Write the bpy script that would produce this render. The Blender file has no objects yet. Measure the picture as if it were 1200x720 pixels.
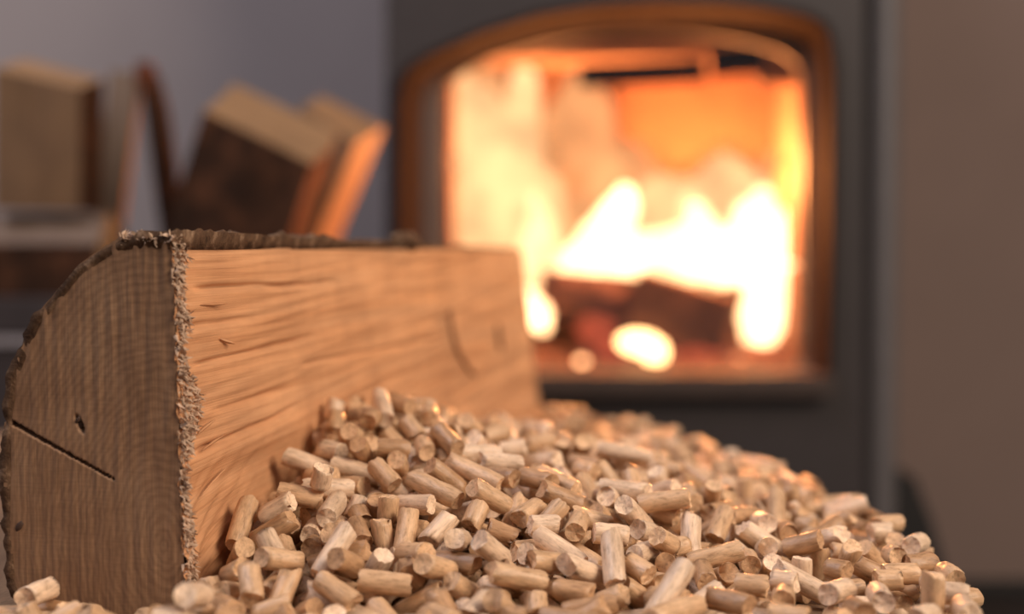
import bpy, bmesh, math, random
from mathutils import Vector, Quaternion, Matrix, noise

# ------------------------------------------------------------------ camera, world, lights, exposure
SC = bpy.context.scene
COL = SC.collection
random.seed(11)
EYE = Vector((0, 0, 0.465)); PITCH = math.radians(2.36); FPX = 1700.0
ZB = 0.36                                   # top of the chopping block
cam_data = bpy.data.cameras.new('camera'); cam = bpy.data.objects.new('camera', cam_data); COL.objects.link(cam)
cam.location = EYE; cam.rotation_euler = (math.pi / 2 - PITCH, 0, 0)
cam_data.sensor_width = 36; cam_data.lens = 36 * FPX / 1200
cam_data.clip_start = 0.02
cam_data.dof.use_dof = True; cam_data.dof.focus_distance = 0.425; cam_data.dof.aperture_fstop = 5.4
SC.camera = cam
world = bpy.data.worlds.new('world'); SC.world = world; world.use_nodes = True
world.node_tree.nodes['Background'].inputs[0].default_value = (0.92, 0.90, 1.0, 1)
world.node_tree.nodes['Background'].inputs[1].default_value = 0.16
SC.view_settings.view_transform = 'Standard'; SC.view_settings.look = 'None'
SC.view_settings.exposure = 0.0; SC.view_settings.gamma = 1.0; SC.view_settings.use_curve_mapping = False
try: SC.cycles.use_denoising = True
except Exception: pass
SC.cycles.max_bounces = 8


def light(name, kind, loc, energy, color, size=1.0, target=None, size_y=None):
    d = bpy.data.lights.new(name, kind); o = bpy.data.objects.new(name, d); COL.objects.link(o)
    o.location = loc; d.energy = energy; d.color = color
    if kind == 'AREA':
        d.size = size
        if size_y: d.shape = 'RECTANGLE'; d.size_y = size_y
    else:
        d.shadow_soft_size = size
    if target is not None:
        o.rotation_euler = (Vector(target) - Vector(loc)).to_track_quat('-Z', 'Y').to_euler()
    return o


light('window_light', 'AREA', (1.85, -0.60, 1.80), 70, (1.0, 0.82, 0.65), 1.3, (0.0, 0.5, 0.38), 1.3)
light('left_window_light', 'AREA', (-1.25, 0.42, 2.3), 34, (1.0, 0.93, 0.98), 1.3, (-0.25, 1.95, 0.6), 1.3)


# ------------------------------------------------------------------ helpers
def at(px, py, Y):
    """the point at depth Y that the camera sees at a pixel"""
    v = Vector((1, 0, 0)) * ((px - 600) / FPX) + Vector((0, math.cos(PITCH), -math.sin(PITCH))) \
        + Vector((0, math.sin(PITCH), math.cos(PITCH))) * ((360 - py) / FPX)
    return EYE + v * (Y / v.y)


def project(p):
    d = p - EYE
    f = d.y * math.cos(PITCH) - d.z * math.sin(PITCH); u = d.y * math.sin(PITCH) + d.z * math.cos(PITCH)
    return 600 + FPX * d.x / f, 360 - FPX * u / f


def link(name, me, mat=None, parent=None, smooth=True):
    o = bpy.data.objects.new(name, me); COL.objects.link(o)
    if mat is not None and not me.materials: me.materials.append(mat)
    if smooth:
        for p in me.polygons: p.use_smooth = True
    if parent is not None: o.parent = parent; o.matrix_parent_inverse = Matrix.Translation(-parent.location) if parent.rotation_euler.to_matrix().is_identity or True else Matrix()
    return o


def tag(o, label, cat, group=None, kind=None):
    o['label'] = label; o['category'] = cat
    if group: o['group'] = group
    if kind: o['kind'] = kind
    return o


def structure(o):
    o['kind'] = 'structure'; return o


def thing(name, loc, label, cat, group=None):
    o = bpy.data.objects.new(name, None); COL.objects.link(o); o.location = loc
    o.empty_display_size = 0.02
    return tag(o, label, cat, group)


def pydata(name, vs, fs, mat=None, parent=None, smooth=True, attrs=None, fix=True):
    me = bpy.data.meshes.new(name); me.from_pydata([tuple(v) for v in vs], [], fs)
    if attrs:
        for k, vals in attrs.items():
            a = me.attributes.new(k, 'FLOAT_VECTOR', 'POINT')
            a.data.foreach_set('vector', [c for v in vals for c in v])
    if fix:
        bm = bmesh.new(); bm.from_mesh(me); bmesh.ops.recalc_face_normals(bm, faces=bm.faces); bm.to_mesh(me); bm.free()
    me.update()
    return link(name, me, mat, parent, smooth)


def box(name, lo, hi, mat, parent=None, bevel=0.0, rot=0.0):
    bm = bmesh.new(); bmesh.ops.create_cube(bm, size=1.0)
    lo, hi = Vector(lo), Vector(hi)
    for v in bm.verts: v.co = Vector([lo[i] + (v.co[i] + .5) * (hi[i] - lo[i]) for i in range(3)])
    if bevel: bmesh.ops.bevel(bm, geom=list(bm.edges), offset=bevel, segments=2, affect='EDGES')
    me = bpy.data.meshes.new(name); bm.to_mesh(me); bm.free()
    return link(name, me, mat, parent, smooth=False)


def fbm(v, oct=4): return noise.fractal(Vector(v), 1.0, 2.0, oct)


# ------------------------------------------------------------------ materials
def material(name):
    m = bpy.data.materials.new(name); m.use_nodes = True
    nt = m.node_tree; return m, nt, nt.nodes['Principled BSDF']


def node(nt, kind, **kw):
    n = nt.nodes.new(kind)
    for k, v in kw.items():
        if k in n.inputs: n.inputs[k].default_value = v
        else: setattr(n, k, v)
    return n


def ramp(nt, fac, stops):
    r = node(nt, 'ShaderNodeValToRGB'); cr = r.color_ramp
    while len(cr.elements) < len(stops): cr.elements.new(0.5)
    for e, (p, c) in zip(cr.elements, stops): e.position = p; e.color = (*c, 1)
    nt.links.new(fac, r.inputs[0]); return r.outputs[0]


def mixc(nt, a, b, fac, mode='MIX'):
    n = nt.nodes.new('ShaderNodeMix'); n.data_type = 'RGBA'; n.blend_type = mode
    for s, v in ((n.inputs[6], a), (n.inputs[7], b), (n.inputs[0], fac)):
        if hasattr(v, 'is_output'): nt.links.new(v, s)
        elif isinstance(v, (int, float)): s.default_value = v
        else: s.default_value = (*v, 1)
    return n.outputs[2]


def mapped(nt, src, scale, loc=(0, 0, 0)):
    m = node(nt, 'ShaderNodeMapping'); m.inputs['Scale'].default_value = scale; m.inputs['Location'].default_value = loc
    nt.links.new(src, m.inputs[0]); return m.outputs[0]


def noise_tex(nt, vec, scale, detail=4, rough=.6, dist=0.0):
    n = node(nt, 'ShaderNodeTexNoise'); n.inputs['Scale'].default_value = scale; n.inputs['Detail'].default_value = detail
    n.inputs['Roughness'].default_value = rough; n.inputs['Distortion'].default_value = dist
    nt.links.new(vec, n.inputs['Vector']); return n.outputs[0]


def bump(nt, bsdf, height, strength, dist):
    b = node(nt, 'ShaderNodeBump'); b.inputs['Strength'].default_value = strength; b.inputs['Distance'].default_value = dist
    nt.links.new(height, b.inputs['Height']); nt.links.new(b.outputs[0], bsdf.inputs['Normal'])


def attr(nt, name): 
    a = node(nt, 'ShaderNodeAttribute', attribute_name=name); return a.outputs['Vector']


def coord(nt, which='Object'): return node(nt, 'ShaderNodeTexCoord').outputs[which]


def plain(name, color, rough=.5, metal=0.0, var=.15, scale=30, bmp=0.0):
    m, nt, b = material(name)
    f = noise_tex(nt, coord(nt), scale)
    c = ramp(nt, f, [(.3, tuple(x * (1 - var) for x in color)), (.7, tuple(min(1, x * (1 + var)) for x in color))])
    nt.links.new(c, b.inputs['Base Color']); b.inputs['Roughness'].default_value = rough; b.inputs['Metallic'].default_value = metal
    if bmp: bump(nt, b, f, .4, bmp)
    return m


def glow(name, color, strength, clear=0.0, vary=0.0, scale=14):
    m = bpy.data.materials.new(name); m.use_nodes = True; nt = m.node_tree; nt.nodes.clear()
    out = node(nt, 'ShaderNodeOutputMaterial'); e = node(nt, 'ShaderNodeEmission'); e.inputs[0].default_value = (*color, 1); e.inputs[1].default_value = strength
    if vary:
        f = noise_tex(nt, coord(nt), scale, 3)
        mr = node(nt, 'ShaderNodeMapRange'); mr.inputs[1].default_value = .35; mr.inputs[2].default_value = .65
        mr.inputs[3].default_value = strength * (1 - vary); mr.inputs[4].default_value = strength * (1 + vary)
        nt.links.new(f, mr.inputs[0]); nt.links.new(mr.outputs[0], e.inputs[1])
    if clear:
        t = node(nt, 'ShaderNodeBsdfTransparent'); mx = node(nt, 'ShaderNodeMixShader'); mx.inputs[0].default_value = clear
        nt.links.new(e.outputs[0], mx.inputs[1]); nt.links.new(t.outputs[0], mx.inputs[2]); nt.links.new(mx.outputs[0], out.inputs[0])
    else: nt.links.new(e.outputs[0], out.inputs[0])
    return m


def wood_face_mat(name, dark, mid, pale):
    """split wood: fibres run along the first coordinate of the attribute 'grain' (metres)"""
    m, nt, b = material(name); g = attr(nt, 'grain')
    fine = noise_tex(nt, mapped(nt, g, (9, 1000, 1000)), 1.0, 5, .65, .1)
    wide = noise_tex(nt, mapped(nt, g, (4.5, 150, 150)), 1.0, 4, .6, .25)
    patch = noise_tex(nt, mapped(nt, g, (25, 30, 30)), 1.0, 3)
    c = ramp(nt, wide, [(.26, dark), (.42, mid), (.72, pale)])
    c = mixc(nt, c, ramp(nt, fine, [(.26, (.45, .34, .26)), (.44, (1, 1, 1))]), .6, 'MULTIPLY')
    c = mixc(nt, c, ramp(nt, patch, [(.35, (.80, .76, .72)), (.65, (1.08, 1.05, 1.0))]), .8, 'MULTIPLY')
    nt.links.new(c, b.inputs['Base Color']); b.inputs['Roughness'].default_value = .62
    add = node(nt, 'ShaderNodeMath', operation='ADD'); nt.links.new(fine, add.inputs[0]); nt.links.new(wide, add.inputs[1])
    bump(nt, b, add.outputs[0], .45, .0009)
    return m


def end_grain_mat(name, dark, mid, pale):
    """sawn end: rings round a pith below the face, fine saw lines; 'grain' = (depth, height, width)"""
    m, nt, b = material(name); g = attr(nt, 'grain')
    wob = noise_tex(nt, mapped(nt, g, (1, 60, 60)), 1.0, 3)
    sep = node(nt, 'ShaderNodeSeparateXYZ'); nt.links.new(g, sep.inputs[0])

    def mth(op, a, bb):
        n = node(nt, 'ShaderNodeMath', operation=op)
        for s, v in ((n.inputs[0], a), (n.inputs[1], bb)):
            if hasattr(v, 'is_output'): nt.links.new(v, s)
            else: s.default_value = v
        return n.outputs[0]
    w = mth('ADD', sep.outputs[2], -0.004); z = mth('MULTIPLY', mth('ADD', sep.outputs[1], -0.022), .62)
    r = mth('SQRT', mth('ADD', mth('MULTIPLY', w, w), mth('MULTIPLY', z, z)), 0)
    rr = mth('ADD', r, mth('MULTIPLY', mth('ADD', wob, -.5), .006))
    ring = mth('SINE', mth('MULTIPLY', rr, 2 * math.pi / .0017), 0)
    ring = mth('MULTIPLY', mth('ADD', ring, 1), .5)
    saw = noise_tex(nt, mapped(nt, g, (1, 60, 1500)), 1.0, 3, .6)
    rays = noise_tex(nt, mapped(nt, g, (1, 1500, 130)), 1.0, 3, .6)
    blot = noise_tex(nt, mapped(nt, g, (1, 42, 60)), 1.0, 5, .6)
    c = ramp(nt, blot, [(.25, dark), (.5, mid), (.75, pale)])
    c = mixc(nt, c, ramp(nt, ring, [(.15, (.86, .83, .80)), (.8, (1.05, 1.05, 1.04))]), .8, 'MULTIPLY')
    c = mixc(nt, c, ramp(nt, saw, [(.3, (.74, .71, .68)), (.62, (1.10, 1.08, 1.06))]), .75, 'MULTIPLY')
    c = mixc(nt, c, ramp(nt, rays, [(.3, (.82, .8, .78)), (.62, (1.06, 1.05, 1.04))]), .7, 'MULTIPLY')
    nt.links.new(c, b.inputs['Base Color']); b.inputs['Roughness'].default_value = .75
    bump(nt, b, saw, .25, .0006)
    return m


def bark_mat(name, dark, mid, pale, scale=160):
    m, nt, b = material(name); o = coord(nt)
    f = noise_tex(nt, o, scale, 6, .7)
    c = ramp(nt, f, [(.3, dark), (.52, mid), (.72, pale)])
    nt.links.new(c, b.inputs['Base Color']); b.inputs['Roughness'].default_value = .9; b.inputs['Specular IOR Level'].default_value = .15; bump(nt, b, f, .7, .002)
    return m


def pellet_mat(name, from_object, broken=False):
    m, nt, b = material(name)
    o = coord(nt)
    if from_object:
        col = node(nt, 'ShaderNodeObjectInfo').outputs['Color']
        g = mapped(nt, o, (1, 1, .28))
        rnd = node(nt, 'ShaderNodeObjectInfo').outputs['Random']
        off = node(nt, 'ShaderNodeVectorMath', operation='ADD'); nt.links.new(g, off.inputs[0]); nt.links.new(rnd, off.inputs[1]); g = off.outputs[0]
    else:
        col = node(nt, 'ShaderNodeAttribute', attribute_name='tone').outputs['Color']; g = o
    f = noise_tex(nt, g, 900, 5, .7)
    s = noise_tex(nt, g, 320, 3, .6)
    c = mixc(nt, col, ramp(nt, f, [(.28, (.46, .38, .30)), (.46, (1, 1, 1)), (.72, (1.32, 1.30, 1.26))]), .85, 'MULTIPLY')
    c = mixc(nt, c, ramp(nt, s, [(.3, (.74, .68, .62)), (.6, (1.1, 1.08, 1.06))]), .8, 'MULTIPLY')
    if broken: c = mixc(nt, c, (1.16, 1.18, 1.2), 1.0, 'MULTIPLY')
    nt.links.new(c, b.inputs['Base Color']); b.inputs['Roughness'].default_value = .85 if broken else .30
    b.inputs['Specular IOR Level'].default_value = .45
    bump(nt, b, f, .45, .0006)
    return m


M = {}
M['wall'] = plain('wall_plaster', (.27, .238, .240), .95, 0, .05, 5)
M['wall_r'] = plain('taupe_wall_plaster', (.205, .145, .125), .95, 0, .05, 5)
M['floor'] = plain('dark_floor', (.012, .010, .010), .5, 0, .3, 12)
M['base'] = plain('dark_baseboard', (.014, .012, .012), .6)
M['split'] = wood_face_mat('split_beech', (.40, .175, .075), (.60, .30, .145), (.68, .375, .20))
M['end'] = end_grain_mat('sawn_end_grain', (.21, .112, .058), (.28, .160, .088), (.325, .198, .115))
M['bark'] = bark_mat('log_bark', (.035, .018, .011), (.11, .062, .036), (.34, .22, .14))
M['fibre'] = plain('frayed_wood_fibre', (.52, .36, .25), .85, 0, .35, 300)
M['scar'] = plain('brown_branch_scar', (.26, .115, .05), .8)
M['knot'] = plain('dark_knot', (.06, .03, .018), .8)
M['block_top'] = end_grain_mat('block_end_grain', (.16, .09, .05), (.24, .15, .085), (.30, .19, .11))
M['pellet'] = pellet_mat('wood_pellet', True)
M['pellet_end'] = pellet_mat('wood_pellet_broken_end', True, True)
M['pellets'] = pellet_mat('wood_pellets_rest', False)
M['iron'] = plain('stove_grey_iron', (.030, .0225, .022), .55, .0, .12, 60)
M['pillar'] = plain('stove_lit_corner_iron', (.105, .094, .094), .5, .0, .08, 60)  # paler than the iron: caught light put into the colour
M['frame'] = plain('door_frame_bronze_iron', (.019, .0076, .0043), .85, .0, .15, 40)
M['frame'].node_tree.nodes['Principled BSDF'].inputs['Specular IOR Level'].default_value = .15
M['lip'] = plain('door_inner_lip', (.05, .03, .022), .55)
M['brick'] = plain('firebox_brick', (.135, .062, .034), .9, 0, .15, 25)
M['baffle'] = plain('browned_baffle', (.16, .09, .06), .85, 0, .3, 12)
M['tube'] = plain('black_soot', (.0022, .0014, .0014), .95)
M['tube'].node_tree.nodes['Principled BSDF'].inputs['Specular IOR Level'].default_value = 0
M['soot'] = plain('sooty_steel', (.010, .008, .008), .7)
M['char'] = bark_mat('charred_wood', (.03, .014, .010), (.075, .036, .024), (.14, .065, .04), 60)
M['ash'] = bark_mat('ash_and_char', (.014, .008, .008), (.075, .038, .036), (.19, .11, .105), 45)
M['bench'] = plain('dark_bench_board', (.035, .024, .024), .7, 0, .3, 20)


def tan_wood(name, c):
    return wood_face_mat(name, tuple(x * .62 for x in c), c, tuple(min(1, x * 1.2) for x in c))


M['old_split'] = tan_wood('weathered_split_wood', (.135, .072, .032))
M['pale_end'] = tan_wood('pale_cut_end', (.27, .155, .075))
M['fire_split'] = tan_wood('firelit_split_wood', (.40, .175, .072))  # brighter orange wood: firelight put into the colour of the stove-facing side
M['grey_split'] = tan_wood('greyed_split_wood', (.17, .120, .090))
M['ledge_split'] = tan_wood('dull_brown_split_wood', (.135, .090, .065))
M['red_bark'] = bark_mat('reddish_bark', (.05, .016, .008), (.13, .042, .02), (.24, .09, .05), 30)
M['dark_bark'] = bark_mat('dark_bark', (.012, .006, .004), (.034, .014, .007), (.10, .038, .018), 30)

# ------------------------------------------------------------------ room
def slab(name, lo, hi, mat): return structure(box(name, lo, hi, mat))


slab('floor', (-2.2, -1.6, -.05), (2.2, 2.05, 0), M['floor'])
slab('wall_back', (-2.2, 1.97, 0), (2.2, 2.05, 2.6), M['wall'])
slab('wall_right', (.30, 1.955, 0), (2.2, 1.97, 2.6), M['wall_r'])
slab('baseboard_back', (0.44, 1.94, 0), (2.2, 1.955, .014), M['base'])

# ------------------------------------------------------------------ chopping block
OUT = [(.118, .34), (.128, .40), (.132, .45), (.135, .51), (.132, .60), (.120, .68), (.100, .76), (.072, .84), (.045, .91), (.01, .97), (-.06, 1.0),
       (-.14, .99), (-.22, .94), (-.29, .82), (-.32, .64), (-.32, .45), (-.27, .34), (-.17, .28), (-.05, .26), (.06, .28)]
block = thing('chopping_block', (-.09, .57, 0), 'low wooden chopping block with bark sides, under the log and pellets', 'chopping block')
k = len(OUT); sm = []
for i in range(k):                                         # smooth the outline
    p0, p1, p2, p3 = [Vector(OUT[(i + j) % k]) for j in (-1, 0, 1, 2)]
    for s in range(5):
        t = s / 5
        sm.append(.5 * ((2 * p1) + (p2 - p0) * t + (2 * p0 - 5 * p1 + 4 * p2 - p3) * t * t + (3 * p1 - p0 - 3 * p2 + p3) * t ** 3))
K = len(sm); c0 = Vector((-.09, .57))
vs = [Vector((*(c0 + (p - c0) * f), ZB)) for f in (.5, 1.0) for p in sm] + [Vector((*c0, ZB))]
fs = [(i, (i + 1) % K, K + (i + 1) % K, K + i) for i in range(K)] + [(2 * K, (i + 1) % K, i) for i in range(K)]
pydata('block_top', vs, fs, M['block_top'], block, False, {'grain': [(0, v.y, v.x) for v in vs]})
vs = []; NR = 14
for r in range(NR + 1):
    z = ZB * (1 - r / NR)
    for p in sm:
        q = c0 + (p - c0) * (1 + (.03 * fbm((p.x * 14, p.y * 14, z * 4)) - .012 if 0 < r else 0))
        vs.append(Vector((q.x, q.y, z)))
fs = [(r * K + i, r * K + (i + 1) % K, (r + 1) * K + (i + 1) % K, (r + 1) * K + i) for r in range(NR) for i in range(K)]
pydata('bark', vs, fs, M['bark'], block)

# ------------------------------------------------------------------ the big split log
LN = Vector((-.093, .400, ZB)); LA = Vector((.188, .9822, 0)); LR = Vector((.9822, -.188, 0)); LL = .53; LH = .108
log = thing('split_log', LN.copy(), 'large half-round split log with sawn end, standing beside the pellet heap', 'log')
WT = [(0, .0475), (.0025, .049), (.008, .0531), (.03, .0542), (.054, .0536), (.0686, .0517), (.0857, .0435), (.1002, .0301), (.1045, .0235), (.1082, .0168)]


def wmax(z):
    for (z0, w0), (z1, w1) in zip(WT, WT[1:]):
        if z <= z1: return w0 + (w1 - w0) * (z - z0) / (z1 - z0)
    return WT[-1][1]


def lean(t): return .003 + .009 * t
def top_z(t): return LH - .0055 * max(0, t - .1) + .0012 * noise.noise(Vector((t * 9, 3.1, 0)))


def face_disp(t, z):
    x = t * LL
    d = .0009 * noise.noise(Vector((x * 7, z * 150 + .8 * noise.noise(Vector((x * 6, z * 20, 0))), 1)))
    d += .0006 * noise.noise(Vector((x * 14, (z - x * .05) * 420, 5)))
    low = max(0, min(1, (.05 - z) / .03)) * max(0, 1 - t * 2)          # torn, rising fibres low on the near half
    s = z - x * .55 + .004 * noise.noise(Vector((x * 30, z * 50, 9)))
    d += low * (.0022 * noise.noise(Vector((x * 12, s * 190, 7))) + .0008 * noise.noise(Vector((x * 20, s * 520, 8))))
    for (z0, sl, x0, x1, dep) in ((.0935, -.012, .012, .15, .0014), (.083, -.01, .0, .06, .001), (.071, .02, .01, .12, .0014), (.066, -.015, .1, .3, .0008), (.046, .05, .006, .10, .0015), (.0565, .015, .02, .09, .0009)):
        if x0 < x < x1:                                                  # long drying checks along the grain
            q = (z - z0 - sl * x - .0008 * noise.noise(Vector((x * 40, z0 * 99, 0)))) / .0007
            d -= 1.7 * dep * math.exp(-q * q) * min(1, (x - x0) / .01, (x1 - x) / .02)
    return d


def lp(t, z, w=0.0, out=0.0): return LN + LA * (LL * t) + LR * (lean(t) * (1 - z / LH) * (1 if w == 0 else max(0, 1 - w / .01)) - w + out) + Vector((0, 0, z))


NT, NZ = 220, 150
vs = []; gr = []
for i in range(NT + 1):
    t = (i / NT) ** 1.25
    for j in range(NZ + 1):
        z = top_z(t) * j / NZ
        p = lp(t, z, 0, face_disp(t, z) - .0006)
        rag = max(0, 1 - i / 3)
        p -= LA * (rag * .0016 * (fbm((0, z * 260, 4)) + .15))
        p += LA * (max(0, 1 - (NT - i) / 3) * .002 * fbm((0, z * 160, 6)))
        vs.append(p); gr.append((t * LL, z - (.35 * t * LL * max(0, min(1, (.05 - z) / .03)) * max(0, 1 - t * 2)), 0))
fs = [(i * (NZ + 1) + j, (i + 1) * (NZ + 1) + j, (i + 1) * (NZ + 1) + j + 1, i * (NZ + 1) + j + 1) for i in range(NT) for j in range(NZ)]
pydata('split_face', vs, fs, M['split'], log, True, {'grain': gr}, fix=False)

CR0, CR1 = Vector((.0535, .0572)), Vector((.0190, .0402))                # the drying crack on the sawn end


def end_cap(name, t, nu, nz, sign, parent, near):
    vs = []; gr = []
    for j in range(nz + 1):
        z = top_z(t) * j / nz; wm = wmax(z) - .0022
        for i in range(nu + 1):
            w = -lean(t) * (1 - z / LH) + (wm + lean(t) * (1 - z / LH)) * i / nu + .0006
            dep = .00035 * noise.noise(Vector((w * 500, z * 60, 2)))
            if near:
                q = Vector((w, z)); d = CR1 - CR0; s = max(0, min(1, (q - CR0).dot(d) / d.length_squared))
                c = CR0 + d * s; dist = (q - c).length + .0004 * abs(noise.noise(Vector((w * 700, z * 700, 0)))) - .0003
                wd = .00040 * (1.1 - s)
                if dist < wd: dep += .005 * (1 - max(0, dist) / wd)
                q2 = Vector((.0289 + .4 * (z - .0554), .0554)); e = ((w - q2.x) / .0011) ** 2 + ((z - .0554) / .0030) ** 2
                if e < 1: dep += .0022 * (1 - e)
            p = LN + LA * (LL * t) - LR * w + Vector((0, 0, z)) + LA * (sign * dep)
            vs.append(p); gr.append((t, z, w))
    W = nu + 1
    fs = [(j * W + i, j * W + i + 1, (j + 1) * W + i + 1, (j + 1) * W + i) for j in range(nz) for i in range(nu)]
    return pydata(name, vs, fs, M['end'], parent, True, {'grain': gr})


end_cap('sawn_end', 0, 150, 220, 1, log, True)
end_cap('far_end', 1, 20, 30, -1, log, False)
for (w, z, a, b) in ((.0289, .0552, .0010, .0024), (.0478, .0258, .0011, .0016), (.0293, .0566, .0006, .0009)):   # knots
    bm = bmesh.new(); bmesh.ops.create_icosphere(bm, subdivisions=2, radius=1)
    for v in bm.verts:
        f = 1 + .35 * noise.noise(v.co * 1.7 + Vector((w * 999, 0, 0)))
        q = Vector((v.co.x * a * f, v.co.y * .0005, v.co.z * b * f)); q.x += .45 * q.z
        v.co = LN - LR * w + Vector((0, 0, z)) + LR * q.x + LA * (q.y + (.0012 if a < .0011 and b > .002 else .0001)) + Vector((0, 0, q.z))
    me = bpy.data.meshes.new('knot'); bm.to_mesh(me); bm.free(); link('knot', me, M['knot'], log)

# bark shell round the outside, from the top edge over the back to the bottom
per = [(-.0010, LH + .0004), (.006, LH + .0010), (.012, LH + .0006)] + [(w, z) for z, w in reversed(WT)]
pts = []
for (a, b), (c, d) in zip(per, per[1:]):
    n = max(1, int(math.hypot(c - a, d - b) / .0016))
    pts += [(a + (c - a) * i / n, b + (d - b) * i / n) for i in range(n)]
pts.append(per[-1]); S = len(pts); NB = 230
vs = []
for i in range(NB + 1):
    t = i / NB
    for j, (w, z) in enumerate(pts):
        a, b = pts[max(0, j - 1)], pts[min(S - 1, j + 1)]
        nx, nz_ = -(b[1] - a[1]), (b[0] - a[0]); l = math.hypot(nx, nz_) or 1; nx, nz_ = nx / l, nz_ / l
        x = t * LL
        r = -.0006 + .0014 * fbm((x * 55, w * 170, z * 170), 5) + .0012 * noise.noise(Vector((x * 18, w * 60, z * 60))) - .0004
        r += .0012 * max(0, noise.noise(Vector((x * 90, w * 90, z * 90))))
        r += .0021 * max(0, 1 - j / 10) * max(0.25, 1 - t / .45)
        if j < 4: r = max(r, .0004)
        fall = min(1, j / 3)
        r *= (1 + 1.3 * max(0, 1 - j / 9) * max(0, 1 - t / .5)) * (.75 if t > .42 else 1)
        for inner in (0,):
            ww, zz = w + nx * r * (.5 + .5 * fall), max(0, z + nz_ * r)
            e = .0010 * fbm((w * 300, z * 300, i * .0), 3) * (1 if i == 0 else 0)
            vs.append(lp(t, 0) * 0 + LN + LA * (x + e + (-.0004 if i == 0 else 0)) - LR * ww + Vector((0, 0, zz + (top_z(t) - LH) * min(1, z / LH))))
nout = len(vs)
for i in range(NB + 1):                                                   # the inside of the shell, hidden in the wood
    t = i / NB
    for j, (w, z) in enumerate(pts):
        cw, cz = w + (.012 - w) * .09, max(0.0, z + (.04 - z) * .06)
        vs.append(LN + LA * (t * LL) - LR * cw + Vector((0, 0, cz)))
fs = []
for i in range(NB):
    for j in range(S - 1):
        a = i * S + j; fs.append((a, a + 1, a + S + 1, a + S)); a += nout; fs.append((a, a + S, a + S + 1, a + 1))
    a = i * S; fs.append((a, a + S, a + S + nout, a + nout)); a += S - 1; fs.append((a, a + nout, a + S + nout, a + S))
for j in range(S - 1):
    fs.append((j, j + nout, j + 1 + nout, j + 1)); a = NB * S + j; fs.append((a, a + 1, a + 1 + nout, a + nout))
pydata('bark', vs, fs, M['bark'], log)

# dark knot that hangs over the top edge half way along
bm = bmesh.new(); bmesh.ops.create_icosphere(bm, subdivisions=4, radius=1)
for v in bm.verts:
    f = 1 + .35 * fbm(v.co * 1.6, 4)
    v.co = lp(.475, LH - .0005) + LA * (v.co.x * .017 * f) + LR * (v.co.y * .0045 * f - .002) + Vector((0, 0, v.co.z * .0042 * f))
me = bpy.data.meshes.new('bark_knot'); bm.to_mesh(me); bm.free(); link('bark_knot', me, M['bark'], log)

# frayed saw fibres along the near edge of the split face
vs = []; fs = []; rnd = random.Random(3)
def shard(p, d, up, L, wd):
    b = len(vs); d = d.normalized(); sd = d.cross(up).normalized(); th = d.cross(sd).normalized()
    for s, f in ((0, 1), (.5, .8), (1, .15)):
        c = p + d * (L * s) + up * (L * .35 * s * s)
        for q in (sd * wd, th * wd * .55, -sd * wd): vs.append(c + q * f)
    for r in (0, 3):
        for i in range(3): fs.append((b + r + i, b + r + (i + 1) % 3, b + r + 3 + (i + 1) % 3, b + r + 3 + i))
    fs.append((b + 6, b + 7, b + 8))
def fray(z):                                                              # width of the frayed band at a height
    g = lambda c, w: math.exp(-((z - c) / w) ** 2)
    return .0016 + .0060 * g(.060, .011) + .0030 * g(.086, .006) + .0028 * g(.102, .006) + .0022 * g(.020, .012) + .0012 * noise.noise(Vector((0, z * 240, 2)))


for q in range(1900):
    z = LH * (.985 - rnd.random() * .95)
    if rnd.random() > .30 + 110 * fray(z): continue
    u = rnd.random(); wd_ = fray(z)
    p = lp(0, z, 0, -.0006) + LA * (u * wd_ * 2.0 - .0004) + LR * rnd.uniform(-.0004, .0004 + wd_ * .22 * (1 - u))
    d = LR * rnd.uniform(.1, 1) - LA * rnd.uniform(-.7, .7) + Vector((0, 0, rnd.uniform(-1.2, .5)))
    shard(p, d, Vector((rnd.uniform(-.8, .8), rnd.uniform(-.8, .8), rnd.uniform(-1, .8))), rnd.uniform(.0009, .0025), rnd.uniform(.00025, .0007))
for q in range(260):                                                       # top corner tuft
    w = rnd.random() ** 1.6 * .016
    p = lp(0, LH - .0004, 0) - LR * w + LA * rnd.uniform(-.0006, .004) + Vector((0, 0, rnd.uniform(-.0015, .0012)))
    d = LR * rnd.uniform(-.5, .9) - LA * rnd.uniform(-.4, .9) + Vector((0, 0, rnd.uniform(-.4, .8)))
    shard(p, d, Vector((rnd.uniform(-.5, .5), 0, rnd.uniform(-1, .6))), rnd.uniform(.0008, .0019), rnd.uniform(.0003, .0007))
o = pydata('frayed_fibres', vs, fs, M['fibre'], log, False); o['kind'] = 'stuff'
# a few lifted slivers on the split face
for (t, z, L, wd, rise) in ((.03, .0885, .016, .0004, -.02), (.055, .078, .008, .0006, -.25), (.02, .052, .010, .0006, .3), (.025, .047, .014, .0005, .2), (.02, .034, .018, .0005, .35)):
    vs = []; fs = []
    for s in range(7):
        f = math.sin(math.pi * (s + .6) / 7.2) * wd
        c = lp(t + L * s / 6 / LL, z + rise * L * s / 6, 0, .0002 + .0013 * (s / 6) ** 2)
        vs += [c + Vector((0, 0, f)), c + LR * f * .8, c - Vector((0, 0, f))]
    fs = [(3 * r + i, 3 * r + (i + 1) % 3, 3 * r + 3 + (i + 1) % 3, 3 * r + 3 + i) for r in range(6) for i in range(3)] + [(2, 1, 0), (18, 19, 20)]
    pydata('sliver', vs, fs, M['split'], log, True, {'grain': [(t * LL + v.y, v.z, 0) for v in vs]})

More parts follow.
